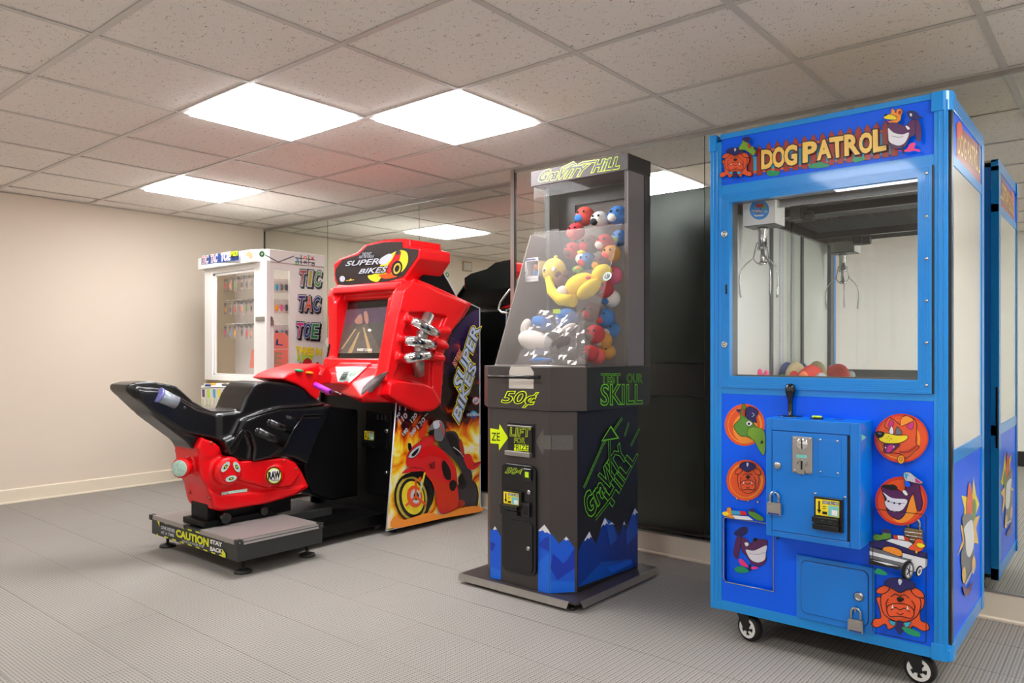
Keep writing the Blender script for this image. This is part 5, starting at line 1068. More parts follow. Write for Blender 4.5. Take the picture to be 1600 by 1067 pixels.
for t, q in (('SUPER', [(462, 800), (592, 395), (645, 420), (512, 850)]), ('BIKES', [(455, 1020), (575, 655), (625, 672), (500, 1062)])):
    a.text(t, q, 'flame_y', .11, .15); a.text(t, q, 'ink', .07, .15); a.text(t, q, 'pale_blue_print', .03, .15); a.text(t, q, 'silver_print', -.012, .15)
a.text('FAST FURIOUS', [(452, 655), (500, 558), (520, 580), (474, 690)], 'letter_pink', .02, .2)
a.ell(615, 915, 24, 26, 'silver_print', 'red_print', .004).text('RAW', [(600, 915), (628, 900), (632, 922), (604, 938)], 'ink', .02)
a.ell(597, 1010, 26, 28, 'lock_label').blob([(580, 1000), (600, 985), (615, 1000), (600, 1020)], 'sky_pane').text('UNIVERSAL', [(550, 1002), (642, 1000), (642, 1020), (550, 1022)], 'silver_print', .02)
a.build('side_print', rc_)
# ---- moulded red shell
sh = MB()
wing = [(655, 437), (671, 443), (700, 456), (738, 474), (726, 495), (705, 519), (695.6, 549), (692, 598), (688.7, 632), (674, 643), (653, 642), (619, 628), (609, 612), (610, 590), (616, 560), (622, 520), (630, 465)]
wr = SX(wing, -3.322)
def both(poly_px, x_out, depth, cr=None):
    pts = SX(poly_px, x_out, cr); sh.prism(pts, (-depth, 0, 0), 'shell_red')
    off = (x_out-XR_)*.3; sh.prism([Vector((XL_-off, max(p.y, 3.02), p.z)) for p in pts], (depth*.6, 0, 0), 'shell_red')
both(wing, -3.322, .14)
both([(205, 85), (290, 110), (400, 170), (590, 240), (520, 350), (440, 330), (270, 300), (150, 300), (110, 290), (140, 150)], -3.29, .1, C5)
both([(440, 330), (590, 240), (520, 370), (440, 480), (408, 600), (400, 940), (350, 985), (335, 900), (340, 680), (370, 500), (400, 420)], -3.292, .1, C5)
both([(45, 800), (90, 775), (280, 800), (345, 830), (400, 930), (350, 985), (260, 995), (90, 915), (38, 880)], -3.275, .12, C5)
both([(100, 300), (165, 290), (170, 340), (130, 480), (120, 620), (60, 780), (40, 800), (10, 780), (60, 500)], -3.30, .1, C5)
for p, q in (((370, 435), (455, 440)), ((345, 520), (435, 540)), ((318, 612), (412, 625)), ((190, 358), (150, 335)), ((150, 492), (100, 480)), ((145, 625), (90, 605))):
    A_, B_ = SX([p, q], -3.29, C5); sh.tube([A_, B_], [.027, .024], 'shell_red', 10)
# bezel round the screen (tilted plane)
s0, s1 = Vector((0, 3.03, 1.026)), Vector((0, 3.12, 1.405)); upv = (s1-s0).normalized(); nv = Vector((0, -upv.z, upv.y))
def SP(x, t, o): v = s0+(s1-s0)*t+nv*o; return Vector((x, v.y, v.z))
bar = lambda x0, x1, t0, t1, o0=-.05, o1=.028: sh.prism([SP(x0, t0, o0), SP(x1, t0, o0), SP(x1, t1, o0), SP(x0, t1, o0)], nv*(o1-o0), 'shell_red')
bar(-4.09, -4.035, -.12, 1.16); bar(-3.495, -3.38, -.12, 1.16); bar(-4.09, -3.38, 1.005, 1.2, -.05, .035); bar(-4.09, -3.38, -.16, -.005, -.05, .05)
# brow between screen and marquee
sh.prism([(-4.05, 3.02, 1.455), (-3.42, 3.02, 1.455), (-3.38, 3.03, 1.50), (-4.05, 3.03, 1.50)], (0, .22, 0), 'shell_red')
# marquee housing
mq = [(521, 412), (531, 403.5), (557, 394), (571, 381.3), (599.5, 374), (627.6, 372.5), (640, 374), (641, 384), (656, 388), (655, 404), (633, 437), (612, 445), (575, 453), (527, 449), (522, 438)]
YM_ = 3.05
mpts = [W(p, 'y', YM_) for p in mq]; sh.prism(mpts, (0, .265, 0), 'shell_red')
# instrument console and shoulders
con = [(3.12, 1.03), (2.97, 1.0), (2.83, .945), (2.79, .885), (2.82, .82), (2.95, .79), (3.12, .8)]
sh.prism([(-3.9, y, z) for y, z in con], (.3, 0, 0), 'shell_red'); sh.prism([(-4.05, max(y, 2.96), z) for y, z in con], (.2, 0, 0), 'shell_red')
hp_ = [W(p, 'y', y) for p, y in (((546, 598), 2.81), ((563, 622), 2.735), ((565, 629), 2.76), ((609, 578), 2.88), ((613, 629), 2.93), ((576, 574), 2.93), ((618, 570), 2.97))] + [Vector(q) for q in ((-3.78, 3.1, .8), (-3.36, 3.1, .8), (-3.36, 3.1, 1.02), (-3.78, 3.1, 1.02), (-3.75, 2.83, .83), (-3.36, 2.98, .79))]
bm_ = bmesh.new(); [bm_.verts.new(v) for v in hp_]; g_ = bmesh.ops.convex_hull(bm_, input=bm_.verts)
bm_.verts.ensure_lookup_table(); bm_.verts.index_update(); bmesh.ops.recalc_face_normals(bm_, faces=bm_.faces)
sh.add([v.co for v in bm_.verts], [tuple(v.index for v in f.verts) for f in bm_.faces], 'shell_red'); bm_.free()
shell = sh.build('shell', rc_, remesh=.0075, smooth=4)
mc_ = sum((p for p in mpts), Vector())/len(mpts); bk_pts = [Vector((mc_.x+(p.x-mc_.x)*.97, 3.31, mc_.z+(p.z-mc_.z)*.96)) for p in mpts]; MB().prism(bk_pts, (0, .012, 0), 'cab_black').build('marquee_back', rc_, bevel=.003)
# marquee print panel
C3 = Cr(480, 350, 4.267)
a = Art('y', YM_-.003, -1, C3)
mpan = [(190, 300), (235, 238), (340, 207), (400, 147), (510, 122), (630, 118), (636, 158), (740, 170), (735, 215), (640, 348), (520, 392), (400, 420), (205, 402), (186, 340)]
MB().prism([W(p, 'y', YM_-.0035) for p in C3(mpan)], (0, .004, 0), 'marquee_dark').build('marquee_panel', rc_)
a.L = 2
a.blob([(405, 345), (450, 330), (500, 260), (560, 200), (620, 175), (665, 190), (672, 250), (640, 310), (580, 345), (500, 355), (470, 385), (425, 375)], 'flame_y').blob([(480, 340), (560, 330), (600, 350), (520, 365)], 'orange')
a.blob([(470, 250), (540, 200), (570, 215), (520, 270)], 'silver_print').blob([(535, 285), (570, 235), (600, 180), (625, 185), (615, 240), (590, 270), (560, 325), (530, 325)], 'red_print', 'ink', .002).blob([(590, 200), (605, 172), (620, 180), (615, 205)], 'rider_grey')
a.ell(600, 295, 36, 52, 'ink', a=.3).ell(602, 297, 24, 38, 'wheel_rim', a=.3).ell(602, 297, 14, 24, 'ink', a=.3)
for t, q, b_ in (('SUPER', [(262, 250), (480, 228), (478, 268), (258, 280)], .04), ('BIKES', [(352, 302), (540, 282), (536, 322), (346, 332)], .04), ('THE FAST', [(372, 192), (435, 188), (432, 206), (372, 210)], .02), ('AND THE FURIOUS', [(350, 212), (452, 208), (448, 224), (348, 230)], .02)):
    a.text(t, q, 'ink', b_+.05, .3); a.text(t, q, 'silver_print', b_*.5, .3)
a.ell(240, 366, 18, 20, 'silver_print').line([(265, 378), (318, 372)], .004, 'letter').blob([(285, 378), (297, 364), (303, 376)], 'letter')
a.build('marquee_print', rc_)
# screen
scr = MB().prism([SP(-4.04, -.01, .0), SP(-3.49, -.01, .0), SP(-3.49, 1.01, .0), SP(-4.04, 1.01, .0)], -nv*.02, 'screen_off').build('screen', rc_)
a = ArtPlane(SP(0, 0, .0005), nv, C3, step=.0003)
a.poly([(250, 572), (612, 545), (592, 650), (238, 672)], 'scr_sky').poly([(238, 672), (592, 650), (552, 858), (200, 862)], 'scr_ground').poly([(330, 672), (400, 668), (500, 860), (220, 862)], 'scr_road')
a.poly([(372, 690), (382, 690), (432, 858), (408, 858)], 'scr_line').poly([(318, 700), (328, 700), (240, 830), (222, 840)], 'scr_line').poly([(345, 720), (352, 720), (300, 860), (270, 860)], 'scr_line')
a.blob([(380, 590), (400, 585), (412, 640), (400, 668), (385, 640)], 'scr_glow').blob([(320, 640), (360, 600), (370, 660), (330, 665)], 'scr_glow').ell(418, 708, 12, 9, 'scr_text').text('INSERT COINS', [(338, 830), (436, 832), (434, 848), (336, 846)], 'scr_text', .02)
a.build('screen_image', scr)
# console label, intake
yl = lambda p, y: W(p, 'y', y)
def patch(pts_y, m, name, parent, th=.003):
    v = [W(p, 'y', y) for p, y in pts_y]; n_ = (v[1]-v[0]).cross(v[2]-v[0]).normalized()
    if n_.y > 0: n_ = -n_
    return MB().prism(v, n_*th, m).build(name, parent)
from mathutils.bvhtree import BVHTree
def surf(o):
    dg = bpy.context.evaluated_depsgraph_get(); return BVHTree.FromObject(o, dg)
def hit(bvh, p, off=.002):
    k = (p[0]-CX)/FPX; d = Vector((FW.x+RT.x*k, FW.y+RT.y*k, (HY-p[1])/FPX)).normalized()
    loc, n_, i_, t_ = bvh.ray_cast(Vector((0, 0, CAMZ)), d)
    return (loc+n_*off, n_) if loc else (None, None)
def stick(bvh, pts, m, name, parent, off=.004, n=7, ring=None):
    """thin sticker that follows the moulded surface; concentric rings of points"""
    cx = sum(p[0] for p in pts)/len(pts); cy = sum(p[1] for p in pts)/len(pts); vs = []; fs = []; N = len(pts)
    for j in range(n):
        t = 1-j/n
        for p in pts:
            h, _ = hit(bvh, (cx+(p[0]-cx)*t, cy+(p[1]-cy)*t), off); vs.append(h if h else vs[-1])
    vs.append(hit(bvh, (cx, cy), off)[0])
    for j in range(n-1):
        for i in range(N): k = (i+1) % N; fs.append((j*N+i, j*N+k, (j+1)*N+k, (j+1)*N+i))
    for i in range(N): fs.append(((n-1)*N+i, (n-1)*N+(i+1) % N, n*N))
    return MB().add(vs, fs, m).build(name, parent)
bv = surf(shell)
if 0: patch([((526, 575), 2.90), ((572, 575), 2.90), ((566, 583), 2.865), ((546, 597), 2.81), ((529.5, 596), 2.81)], 'sticker_mint', 'instrument_label', rc_, .012)
lab_ = [(526, 575.4), (549, 575), (572, 575.4), (561, 586), (546, 597), (530, 596), (528, 586)]
il = stick(bv, [(548+(x-548)*1.07, 586+(y-586)*1.12) for x, y in lab_], 'silver_print', 'instrument_label', rc_, .006)
stick(bv, lab_, 'sticker_mint', 'label_face', il, .0085)
for k in range(4): x, y = 542-1.6*k, 584+3.1*k; stick(bv, [(x-4, y-1), (x+5, y-1.4), (x+4, y+.8), (x-5, y+1)], 'ink', 'label_bar', il, .0105, 1)
stick(bv, [(564, 618), (568, 606), (576, 598), (585, 591), (597, 583.5), (607, 580), (603, 588), (594, 600), (580, 612)], 'intake_dark', 'intake', rc_, .007, 8)
# chrome coils round silver pipes on both flanks
def coil(sgn):
    X = (lambda x: x) if sgn > 0 else (lambda x: XL_-(x-XR_))
    def V(p, x):
        v = W(C5([p])[0], 'x', x); v.x = x if sgn > 0 else XL_-(x-XR_)*.35+.02
        if sgn < 0: v.y += .1
        return v
    MB().tube([V((312, 325), -3.275), V((270, 420), -3.25), V((245, 560), -3.245), V((240, 640), -3.25), V((240, 730), -3.29)], .035, 'aluminium', 14).build('pipe', rc_)
    for (l, m_, r) in (((200, 362), (272, 405), (358, 445)), ((150, 500), (240, 508), (335, 530)), ((148, 625), (225, 610), (310, 600))):
        pts = []
        for k in range(9):
            t = k/8; an = math.pi*t; base_ = (l[0]+(r[0]-l[0])*t, l[1]+(r[1]-l[1])*t+(m_[1]-(l[1]+r[1])/2)*math.sin(an))
            pts.append(V(base_, -3.245+.036*math.sin(an)))
        MB().tube(pts, .033, 'chrome', 14).build('coil', rc_)
coil(1); coil(-1)
# ---- ride-on bike
XB = -3.70
bb = MB()
def bp(px, half, m='seat_black', mbx=None):
    pts = SX(px, XB+half); (mbx or bb).prism(pts, (-2*half, 0, 0), m)
tail = [(198, 602), (212, 598), (240, 596), (276, 603), (303, 627), (319, 637), (332, 642), (378, 640), (380, 719), (352, 710), (330, 690), (312, 684), (302, 703), (292, 690), (284, 684), (240, 651), (230, 638), (204, 617), (198, 611)]
bp(tail, .095)
bp([(215, 608), (262, 612), (310, 640), (345, 650), (365, 700), (332, 684), (290, 676), (240, 645), (218, 624)], .12)
bp([(345, 647), (376, 644), (386, 618), (394, 605), (402, 598), (418, 596), (450, 598), (470, 603), (488, 618), (500, 626), (515, 632), (512, 650), (495, 690), (481, 726), (462, 716), (446, 713), (400, 722), (373, 719), (350, 708), (345, 690)], .135)
bp([(350, 690), (368, 682), (380, 658), (412, 645), (440, 638), (478, 636), (522, 632), (505, 650), (474, 650), (444, 700), (425, 716), (395, 722), (398, 700), (392, 680), (385, 672), (372, 700), (360, 712)], .17)
for p, q, r in (((400, 674), (440, 692), .03), ((418, 660), (452, 673), .028), ((444, 651), (466, 657), .022)):
    A_, B_ = SX([p, q], XB+.15); MB().ball(A_, r, 'seat_black', 12, 8).tube([A_, B_], r, 'seat_black', 14).build('air_duct', rc_)
bike = bb.build('bike_body', rc_, remesh=.008, smooth=4)
for pl in ([(368, 682), (376, 669), (386, 652), (412.5, 644), (439, 637), (478, 634.5), (505, 632)], [(444, 700), (456, 676), (474, 649)], [(352, 706), (372, 680), (378, 672), (392, 684)]):
    MB().tube(SX(pl, XB+.168), .006, 'seat_black', 8).build('ridge', rc_)
c0_, c1_ = W((248, 617), 'x', XB+.122), W((275, 629), 'x', XB+.122)
tl = MB().tube([c0_, c1_], .033, 'lens', 18).build('tail_lamp', rc_); dd = (c1_-c0_).normalized()
MB().tube([c0_-dd*.004, c0_+dd*.008], .037, 'lens_ring', 18).build('lamp_ring', tl)
c = W((288, 637), 'x', XB+.12); MB().lathe([(.008, 0), (.008, .004), (.002, .005)], c, (1, 0, 0), 'deck_side', 10).build('bolt', rc_)
# shroud between the bike and the cabinet
MB().prism(setx(SX([(488, 640), (515, 634), (560, 640), (560, 775), (520, 782), (488, 772), (478, 752), (476, 726), (484, 690)], XB+.11), XB+.11), (-.22, 0, 0), 'cab_black').build('front_shroud', rc_, bevel=.012, bseg=3)
# red dash cover
dc = MB()
bp([(440, 592), (450, 584), (462, 579), (480, 574), (500, 568), (514, 575), (520, 588), (517, 600), (503, 600), (499, 622), (494, 624), (488, 619), (478, 608), (462, 599), (448, 594)], .15, 'shell_red', dc)
dc.tube([W(p, 'z', z_) for p, z_ in (((462, 580), .962), ((472, 573.5), .975), ((486, 568.5), .985), ((498, 570), .985), ((505, 577), .975), ((500, 586), .965))], .011, 'shell_red', 8)
dash = dc.build('dash_cover', rc_, remesh=.008, smooth=4); bd = surf(dash)
for px, py, m in ((467, 579.5, 'button_green'), (483, 583, 'button_orange')):
    c = hit(bd, (px, py), 0)[0]; MB().lathe([(.024, -.004), (.024, .006), (.019, .009), (.002, .0095)], c, (0, .15, 1), m, 18).build('button', rc_)
g0, g1 = W((499, 604), 'x', -3.46), W((516, 612.5), 'x', -3.38)
MB().tube([g0+(g0-g1)*.4, g0, g1], .0155, 'grip_purple', 14).tube([g1, g1+(g1-g0).normalized()*.003], .009, 'ink', 10).build('grip', rc_)
MB().tube([W((520, 611), 'x', -3.38), W((527, 613), 'x', -3.36), W((532, 616), 'x', -3.35)], .003, 'steel', 6).ball(W((532, 616), 'x', -3.35), .005, 'steel', 8, 6).build('lever', rc_)
g2 = g0.copy(); g2.x = 2*XB-g0.x; g3 = g1.copy(); g3.x = 2*XB-g1.x; MB().tube([g2+(g2-g3)*.4, g2, g3], .0155, 'grip_purple', 14).build('grip', rc_)
# red engine fairing
eb = MB()
bp([(316, 690), (330, 690), (344, 698), (348, 711), (370, 720), (400, 718), (446, 715), (462, 722), (472, 737), (483, 761), (465, 773), (414, 788), (345, 799), (333, 796), (324, 762), (314, 745), (310, 710)], .125, 'shell_red', eb)
bp([(316, 683), (322, 686), (334, 690), (345, 700), (340, 712), (318, 716), (308, 700)], .13, 'shell_red', eb)
bp([(372, 722), (446, 716), (462, 724), (470, 740), (455, 760), (420, 762), (375, 750)], .155, 'shell_red', eb)
bp([(330, 768), (345, 775), (420, 768), (478, 760), (462, 772), (414, 786), (345, 797), (334, 790)], .14, 'shell_red', eb)
cA = W((354, 735), 'x', XB+.14); eb.lathe([(.074, -.05), (.074, .022), (.06, .034), (.02, .038), (.001, .038)], cA, (1, 0, 0), 'shell_red', 28)
cB = W((428, 743), 'x', XB+.15); eb.lathe([(.05, -.05), (.05, .02), (.042, .026), (.001, .026)], cB, (1, 0, 0), 'shell_red', 24)
cC = W((283, 731), 'y', 1.80); ed = Vector((.5, -.86, 0)).normalized(); eb.lathe([(.035, -.17), (.044, -.02), (.052, .0), (.05, .012)], cC, ed, 'shell_red', 22)
eb.tube([W((293, 681), 'y', 1.86), W((301, 705), 'y', 1.88)], .018, 'shell_red', 10)
fair = eb.build('engine_fairing', rc_, remesh=.0075, smooth=4)
MB().lathe([(.041, .013), (.041, .0165), (.037, .018), (.001, .018)], cC, ed, 'sticker_mint', 22).build('exhaust_badge', rc_)
for an in (2.4, .5, -1.5):
    q = cA+Vector((.0385, math.cos(an)*.038, math.sin(an)*.038)); mm = MB(); n_ = 10
    pts = [q+Vector((0, .026*math.cos(2*math.pi*k/n_)*math.cos(an+1.57)-.013*math.sin(2*math.pi*k/n_)*math.sin(an+1.57), .026*math.cos(2*math.pi*k/n_)*math.sin(an+1.57)+.013*math.sin(2*math.pi*k/n_)*math.cos(an+1.57))) for k in range(n_)]
    pts = [q+(p-q)*1.2 for p in pts]; mm.prism(pts, (.002, 0, 0), 'sticker_mint'); mm.prism([q+(p-q)*.45 for p in pts], (.0026, 0, 0), 'ink'); mm.prism([q+(p-q)*.2 for p in pts], (.003, 0, 0), 'caution'); mm.build('cover_badge', rc_)
a = Art('x', cB.x+.0262, 1, step=.0006); a.ell(428, 743, 12.5, 14, 'ink').ell(428, 743, 11, 12.2, 'caution').ell(428, 743, 9.6, 10.6, 'white').text('RAW', [(419, 738), (437, 736), (437, 746), (419, 748.5)], 'ink', .06).text('THRILLS', [(422, 749), (435, 747.5), (435, 751), (423, 752.5)], 'ink', .02); a.build('round_badge', rc_)
a = Art('x', XB+.153, 1); a.poly([(346, 769), (386, 763), (385.5, 768.5), (345.5, 774)], 'sticker_mint'); a.poly([(352, 771), (378, 767), (378, 768), (352, 772)], 'button_green'); pass
stick(surf(fair), [(346, 769), (366, 766), (386, 763), (385.5, 768.5), (366, 771), (345.5, 774)], 'sticker_mint', 'strip_badge', rc_, .003, 2)
bf = surf(fair)
for px, py in ((330, 692), (386, 716), (444, 720), (463, 733), (297, 769), (328, 778)):
    c = hit(bf, (px, py), 0)[0]
    if c: MB().lathe([(.009, -.012), (.009, .002), (.004, .004), (.001, .004)], c, (1, 0, 0), 'fence', 10).build('bolt', rc_)
# pedestal, platform
MB().box(-3.79, -3.62, 1.93, 2.42, .186, .36, 'cab_black').box(-3.82, -3.59, 1.9, 2.3, .186, .215, 'cab_black').cyl((-3.6, 2.0, .225), (-3.56, 2.0, .225), .028, 'black_gloss').cyl((-3.6, 2.22, .225), (-3.56, 2.22, .225), .022, 'black_gloss').build('pedestal', rc_, bevel=.004)
PX0, PX1, PY0, PY1, PZ0, PZ1 = -4.13, -3.245, 1.88, 2.36, .08, .176
MB().box(PX0, PX1, PY0, PY1, PZ0, PZ1, 'deck_side').build('platform', rc_, bevel=.006, bseg=3)
xa, xb = W((282, 820), 'z', .185).x, W((318.5, 826), 'z', .185).x
for x0, x1 in ((PX0+.02, xa), (xb, PX1-.018)):
    MB().box(x0, x1, PY0-.003, PY1-.01, PZ1, PZ1+.008, 'deck_steel').prism([(x0, PY0-.003, PZ1+.008), (x1, PY0-.003, PZ1+.008), (x1, PY0-.006, PZ1-.014), (x0, PY0-.006, PZ1-.014)], (0, .003, 0), 'deck_steel').build('step_plate', rc_, bevel=.0015)
MB().prism([(PX1-.004, PY0+.03, PZ1+.006), (PX1-.004, PY1-.02, PZ1+.006), (PX1+.003, PY1-.02, PZ1-.016), (PX1+.003, PY0+.03, PZ1-.016)], (-.002, 0, 0), 'deck_steel').build('plate_lip', rc_)
for x, y in ((PX0+.004, PY0+.004), (PX1-.012, PY0+.008), (PX1-.01, PY1-.012)):
    MB().box(x-.014, x+.014, y-.014, y+.014, PZ1-.018, PZ1+.01, 'deck_side').lathe([(.004, 0), (.003, .003)], (x+.014, y, PZ1-.004), (1, 0, 0), 'steel', 8).build('corner_bracket', rc_, bevel=.003)
for x, y in ((-4.141, 1.955), (-3.337, 1.961), (-3.347, 2.335), (-4.05, 2.335)):
    MB().lathe([(.044, 0), (.04, .012), (.022, .018), (.008, .022), (.008, PZ0+.01)], (max(x, PX0+.03), y, 0), (0, 0, 1), 'deck_side', 18).build('foot', rc_)
MB().box(-3.97, -3.42, PY1, 2.95, .05, .115, 'cab_black').box(-3.95, -3.62, PY1-.02, 2.7, .115, .165, 'deck_side').build('link_beam', rc_, bevel=.004)
a = Art('y', PY0-.0005, -1, Cr(220, 760, 5.333))
a.text('ONE RIDER', [(168, 325), (285, 358), (285, 386), (168, 350)], 'silver_print', .03).text('AT A TIME', [(170, 368), (278, 398), (278, 421), (170, 391)], 'silver_print', .03).text('CAUTION', [(298, 358), (565, 437), (565, 500), (298, 414)], 'caution', .05).text('WATCH YOUR STEP', [(345, 442), (528, 492), (528, 512), (345, 461)], 'silver_print', .02)
a.text('STAY', [(583, 441), (678, 468), (678, 502), (583, 472)], 'white', .05).text('BACK', [(583, 500), (678, 524), (678, 556), (583, 532)], 'white', .05)
top = lambda t: (140+570*t, 278+165*t); bot = lambda t: (140+570*t, 402+190*t)
for k in range(8):
    t = .1+k*.115; h = .06
    a.poly([top(t), top(t+h), (top(t+h)[0], top(t+h)[1]+11), (top(t)[0]+4, top(t)[1]+11)], 'caution'); a.L -= 1
    a.poly([(bot(t)[0], bot(t)[1]-11), (bot(t+h)[0], bot(t+h)[1]-11), bot(t+h), (bot(t)[0]+4, bot(t)[1])], 'caution'); a.L -= 1
a.poly([(138, 280), (160, 285), (160, 335)], 'caution').poly([(138, 385), (160, 420), (138, 412)], 'caution').poly([(690, 440), (712, 440), (712, 470)], 'caution').poly([(685, 520), (712, 560), (712, 592), (680, 585)], 'caution')
a.build('caution_print', rc_)
# ================================================================ TIC TAC TOE PRIZE CABINET
mat('tt_white', (234, 232, 226), .4, coat=.1); mat('hasp_metal', (138, 132, 122), .45, .2, noise=.2, nscale=60); mat('tt_tube', (255, 250, 240), .4, emit=5); mat('tt_inner', (214, 206, 200), .5); mat('tt_blue', (20, 60, 130), .4); mat('tt_red', (214, 40, 50), .4); mat('tt_pinksheet', (244, 130, 110), .6); mat('tt_wood', (168, 150, 118), .5); mat('tt_green', (40, 140, 70), .4)
TY0, TY1, TX0, TX1 = 2.935, 3.42, -5.566, -4.70
tt = empty('prize_cabinet', ((TX0+TX1)/2, (TY0+TY1)/2, 0), 'white tic tac toe prize cabinet with glass door behind the motorcycle seat', 'arcade machine')
fy = lambda p, y=TY0: W(p, 'y', y)
zh0, zh1 = fy((322, 419)).z, W((403, 388), 'z', 1.8).z
zt_ = W((409, 388), 'y', TY0-.03).z; zb_ = W((409, 408), 'y', TY0-.03).z
# header with a chamfered front corner
hd = [(TX0-.03, TY0-.03), (TX0+.30, TY0-.05), (TX1-.10, TY0-.05), (TX1+.02, TY0+.02), (TX1+.02, TY1), (TX0-.03, TY1)]
MB().prism([(x, y, zb_) for x, y in hd], (0, 0, zt_-zb_), 'tt_white').build('header', tt, bevel=.004)
zd1, zd0 = fy((322, 422)).z, fy((322, 593)).z
# body posts and walls round the display chamber
zl = zd0-.03
MB().box(TX0, TX1, TY0, TY1, .03, zl, 'tt_white').build('base', tt, bevel=.004)
for x, y in ((TX0+.06, TY0+.06), (TX1-.06, TY0+.06), (TX0+.06, TY1-.06), (TX1-.06, TY1-.06)): MB().lathe([(.025, 0), (.025, .01), (.01, .012), (.01, .032)], (x, y, 0), (0, 0, 1), 'rubber', 12).build('foot', tt)
wx0, wx1 = W((428, 500), 'x', TX1).y, W((453, 500), 'x', TX1).y
zw1, zw0 = W((440, 421), 'x', TX1).z, W((440, 582), 'x', TX1).z
b = MB().box(TX1-.02, TX1, TY0+.02, wx0, zl, zb_, 'tt_white').box(TX1-.02, TX1, wx1, TY1, zl, zb_, 'tt_white').box(TX1-.02, TX1, wx0, wx1, zw1, zb_, 'tt_white').box(TX1-.02, TX1, wx0, wx1, zl, zw0, 'tt_white')
b.build('side_wall', tt)
MB().box(TX0, TX0+.02, TY0+.02, TY1, zl, zb_, 'tt_wood').build('side_wall', tt)
TYB = 3.19
MB().box(TX0+.02, TX1-.02, TYB, TYB+.02, zl, zb_, 'tt_inner').build('back_panel', tt)
MB().box(TX0+.02, TX1-.02, TY1-.02, TY1, zl, zb_, 'tt_white').build('rear_panel', tt)
MB().cyl((TX0+.1, TY0+.04, zb_-.018), (TX1-.06, TY0+.04, zb_-.018), .009, 'tt_tube', seg=8).build('lamp_tube', tt)
MB().box(TX1-.017, TX1-.013, wx0-.005, wx1+.005, zw0-.01, zw1+.01, 'clear_glass').build('side_pane', tt)
dxa, dxb = fy((322, 500)).x, fy((419, 500)).x; wxa, wxb = fy((334, 500)).x, fy((399, 500)).x; wz1, wz0 = fy((335, 428)).z, fy((335, 586)).z
d = MB()
for (x0, x1, z0, z1) in ((dxa, wxa, zd0, zd1), (wxb, dxb, zd0, zd1+.01), (wxa, wxb, wz1, zd1), (wxa, wxb, zd0, wz0)): d.box(x0, x1, TY0-.012, TY0+.02, z0, z1, 'tt_white')
for (x0, x1, z0, z1) in ((wxa, wxa+.03, wz0, wz1), (wxb-.012, wxb, wz0, wz1), (wxa, wxb, wz1-.02, wz1), (wxa, wxb, wz0, wz0+.015)): d.box(x0, x1, TY0-.004, TY0+.012, z0, z1, 'tt_white')
dr = d.build('door', tt, bevel=.003)
MB().box(wxa, wxb, TY0, TY0+.004, wz0, wz1, 'clear_glass').build('window_pane', dr)
# hasp bar on the corner and its padlock
v0 = fy((399, 498.5), TY0-.02); v1 = W((424, 497), 'x', TX1+.012)
MB().box(v0.x, TX1+.004, TY0-.02, TY0-.013, v0.z-.016, v0.z+.016, 'hasp_metal').box(TX1+.001, TX1+.007, TY0-.02, W((425, 497), 'x', TX1).y, v0.z-.016, v0.z+.016, 'hasp_metal').build('hasp', tt, bevel=.002)
MB().prism([(TX1+.0, TY0+.0, zl-.0), (TX1+.004, TY0+.0, zl), (TX1+.004, TY0+.03, zl), (TX1+.0, TY0+.03, zl)], (0, 0, zb_-zl), 'tt_white').build('corner_post', tt)
c = Vector((TX1+.022, W((421, 497), 'x', TX1).y, v0.z+.0)); o = empty('padlock', c, 'steel padlock on the corner hasp of the white prize cabinet', 'padlock')
MB().box(c.x-.007, c.x+.007, c.y-.018, c.y+.018, c.z-.045, c.z-.012, 'brushed_steel').build('body', o, bevel=.002)
MB().tube([(c.x, c.y-.011, c.z-.014)]+[(c.x, c.y-.011*math.cos(math.pi*k/8), c.z+.004+.011*math.sin(math.pi*k/8)) for k in range(9)]+[(c.x, c.y+.011, c.z-.014)], .003, 'steel', 8).build('shackle', o)
# control shelf
s1_ = fy((341, 603), TY0-.03); sz1, sz0 = W((341, 604), 'y', TY0-.14).z, W((341, 634), 'y', TY0-.14).z
xs0, xs1 = W((314, 620), 'y', TY0-.14).x, TX1-.02
MB().prism([(xs0, TY0-.001, sz1+.015), (xs0, TY0-.14, sz1), (xs0, TY0-.14, sz0), (xs0, TY0-.10, sz0-.14), (xs0, TY0-.001, sz0-.16)], (xs1-xs0, 0, 0), 'tt_white').build('control_shelf', tt, bevel=.003)
for px, py, m in ((325, 603, 'tt_blue'), (333, 601, 'gold'), (351, 602, 'slate')):
    v = W((px, py), 'z', sz1+.008); MB().lathe([(.02, -.006), (.02, .006), (.002, .009)], (v.x, v.y, sz1+.012), (0, 0, 1), m, 14).build('button', tt)
a = Art('y', TY0-.14, -1, Cr(150, 560, 3.1378))
a.line([(515, 146), (700, 138)], .004, 'ink'); 
for k, (x, m) in enumerate(((520, 'purple'), (573, 'sky_pane'), (622, 'sky_pane'), (545, 'lime'), (598, 'yellow'), (650, 'lime'))): a.poly([(x, 152), (x+13, 151), (x+14, 190+((k*7) % 12)), (x+2, 188)], m)
for k in range(7): x = 520+k*19; a.line([(x, 195), (x+3, 236)], .006, ('lime', 'yellow')[k % 2]).line([(x+8, 200), (x+6, 232)], .003, 'slate')
a.build('shelf_print', tt)
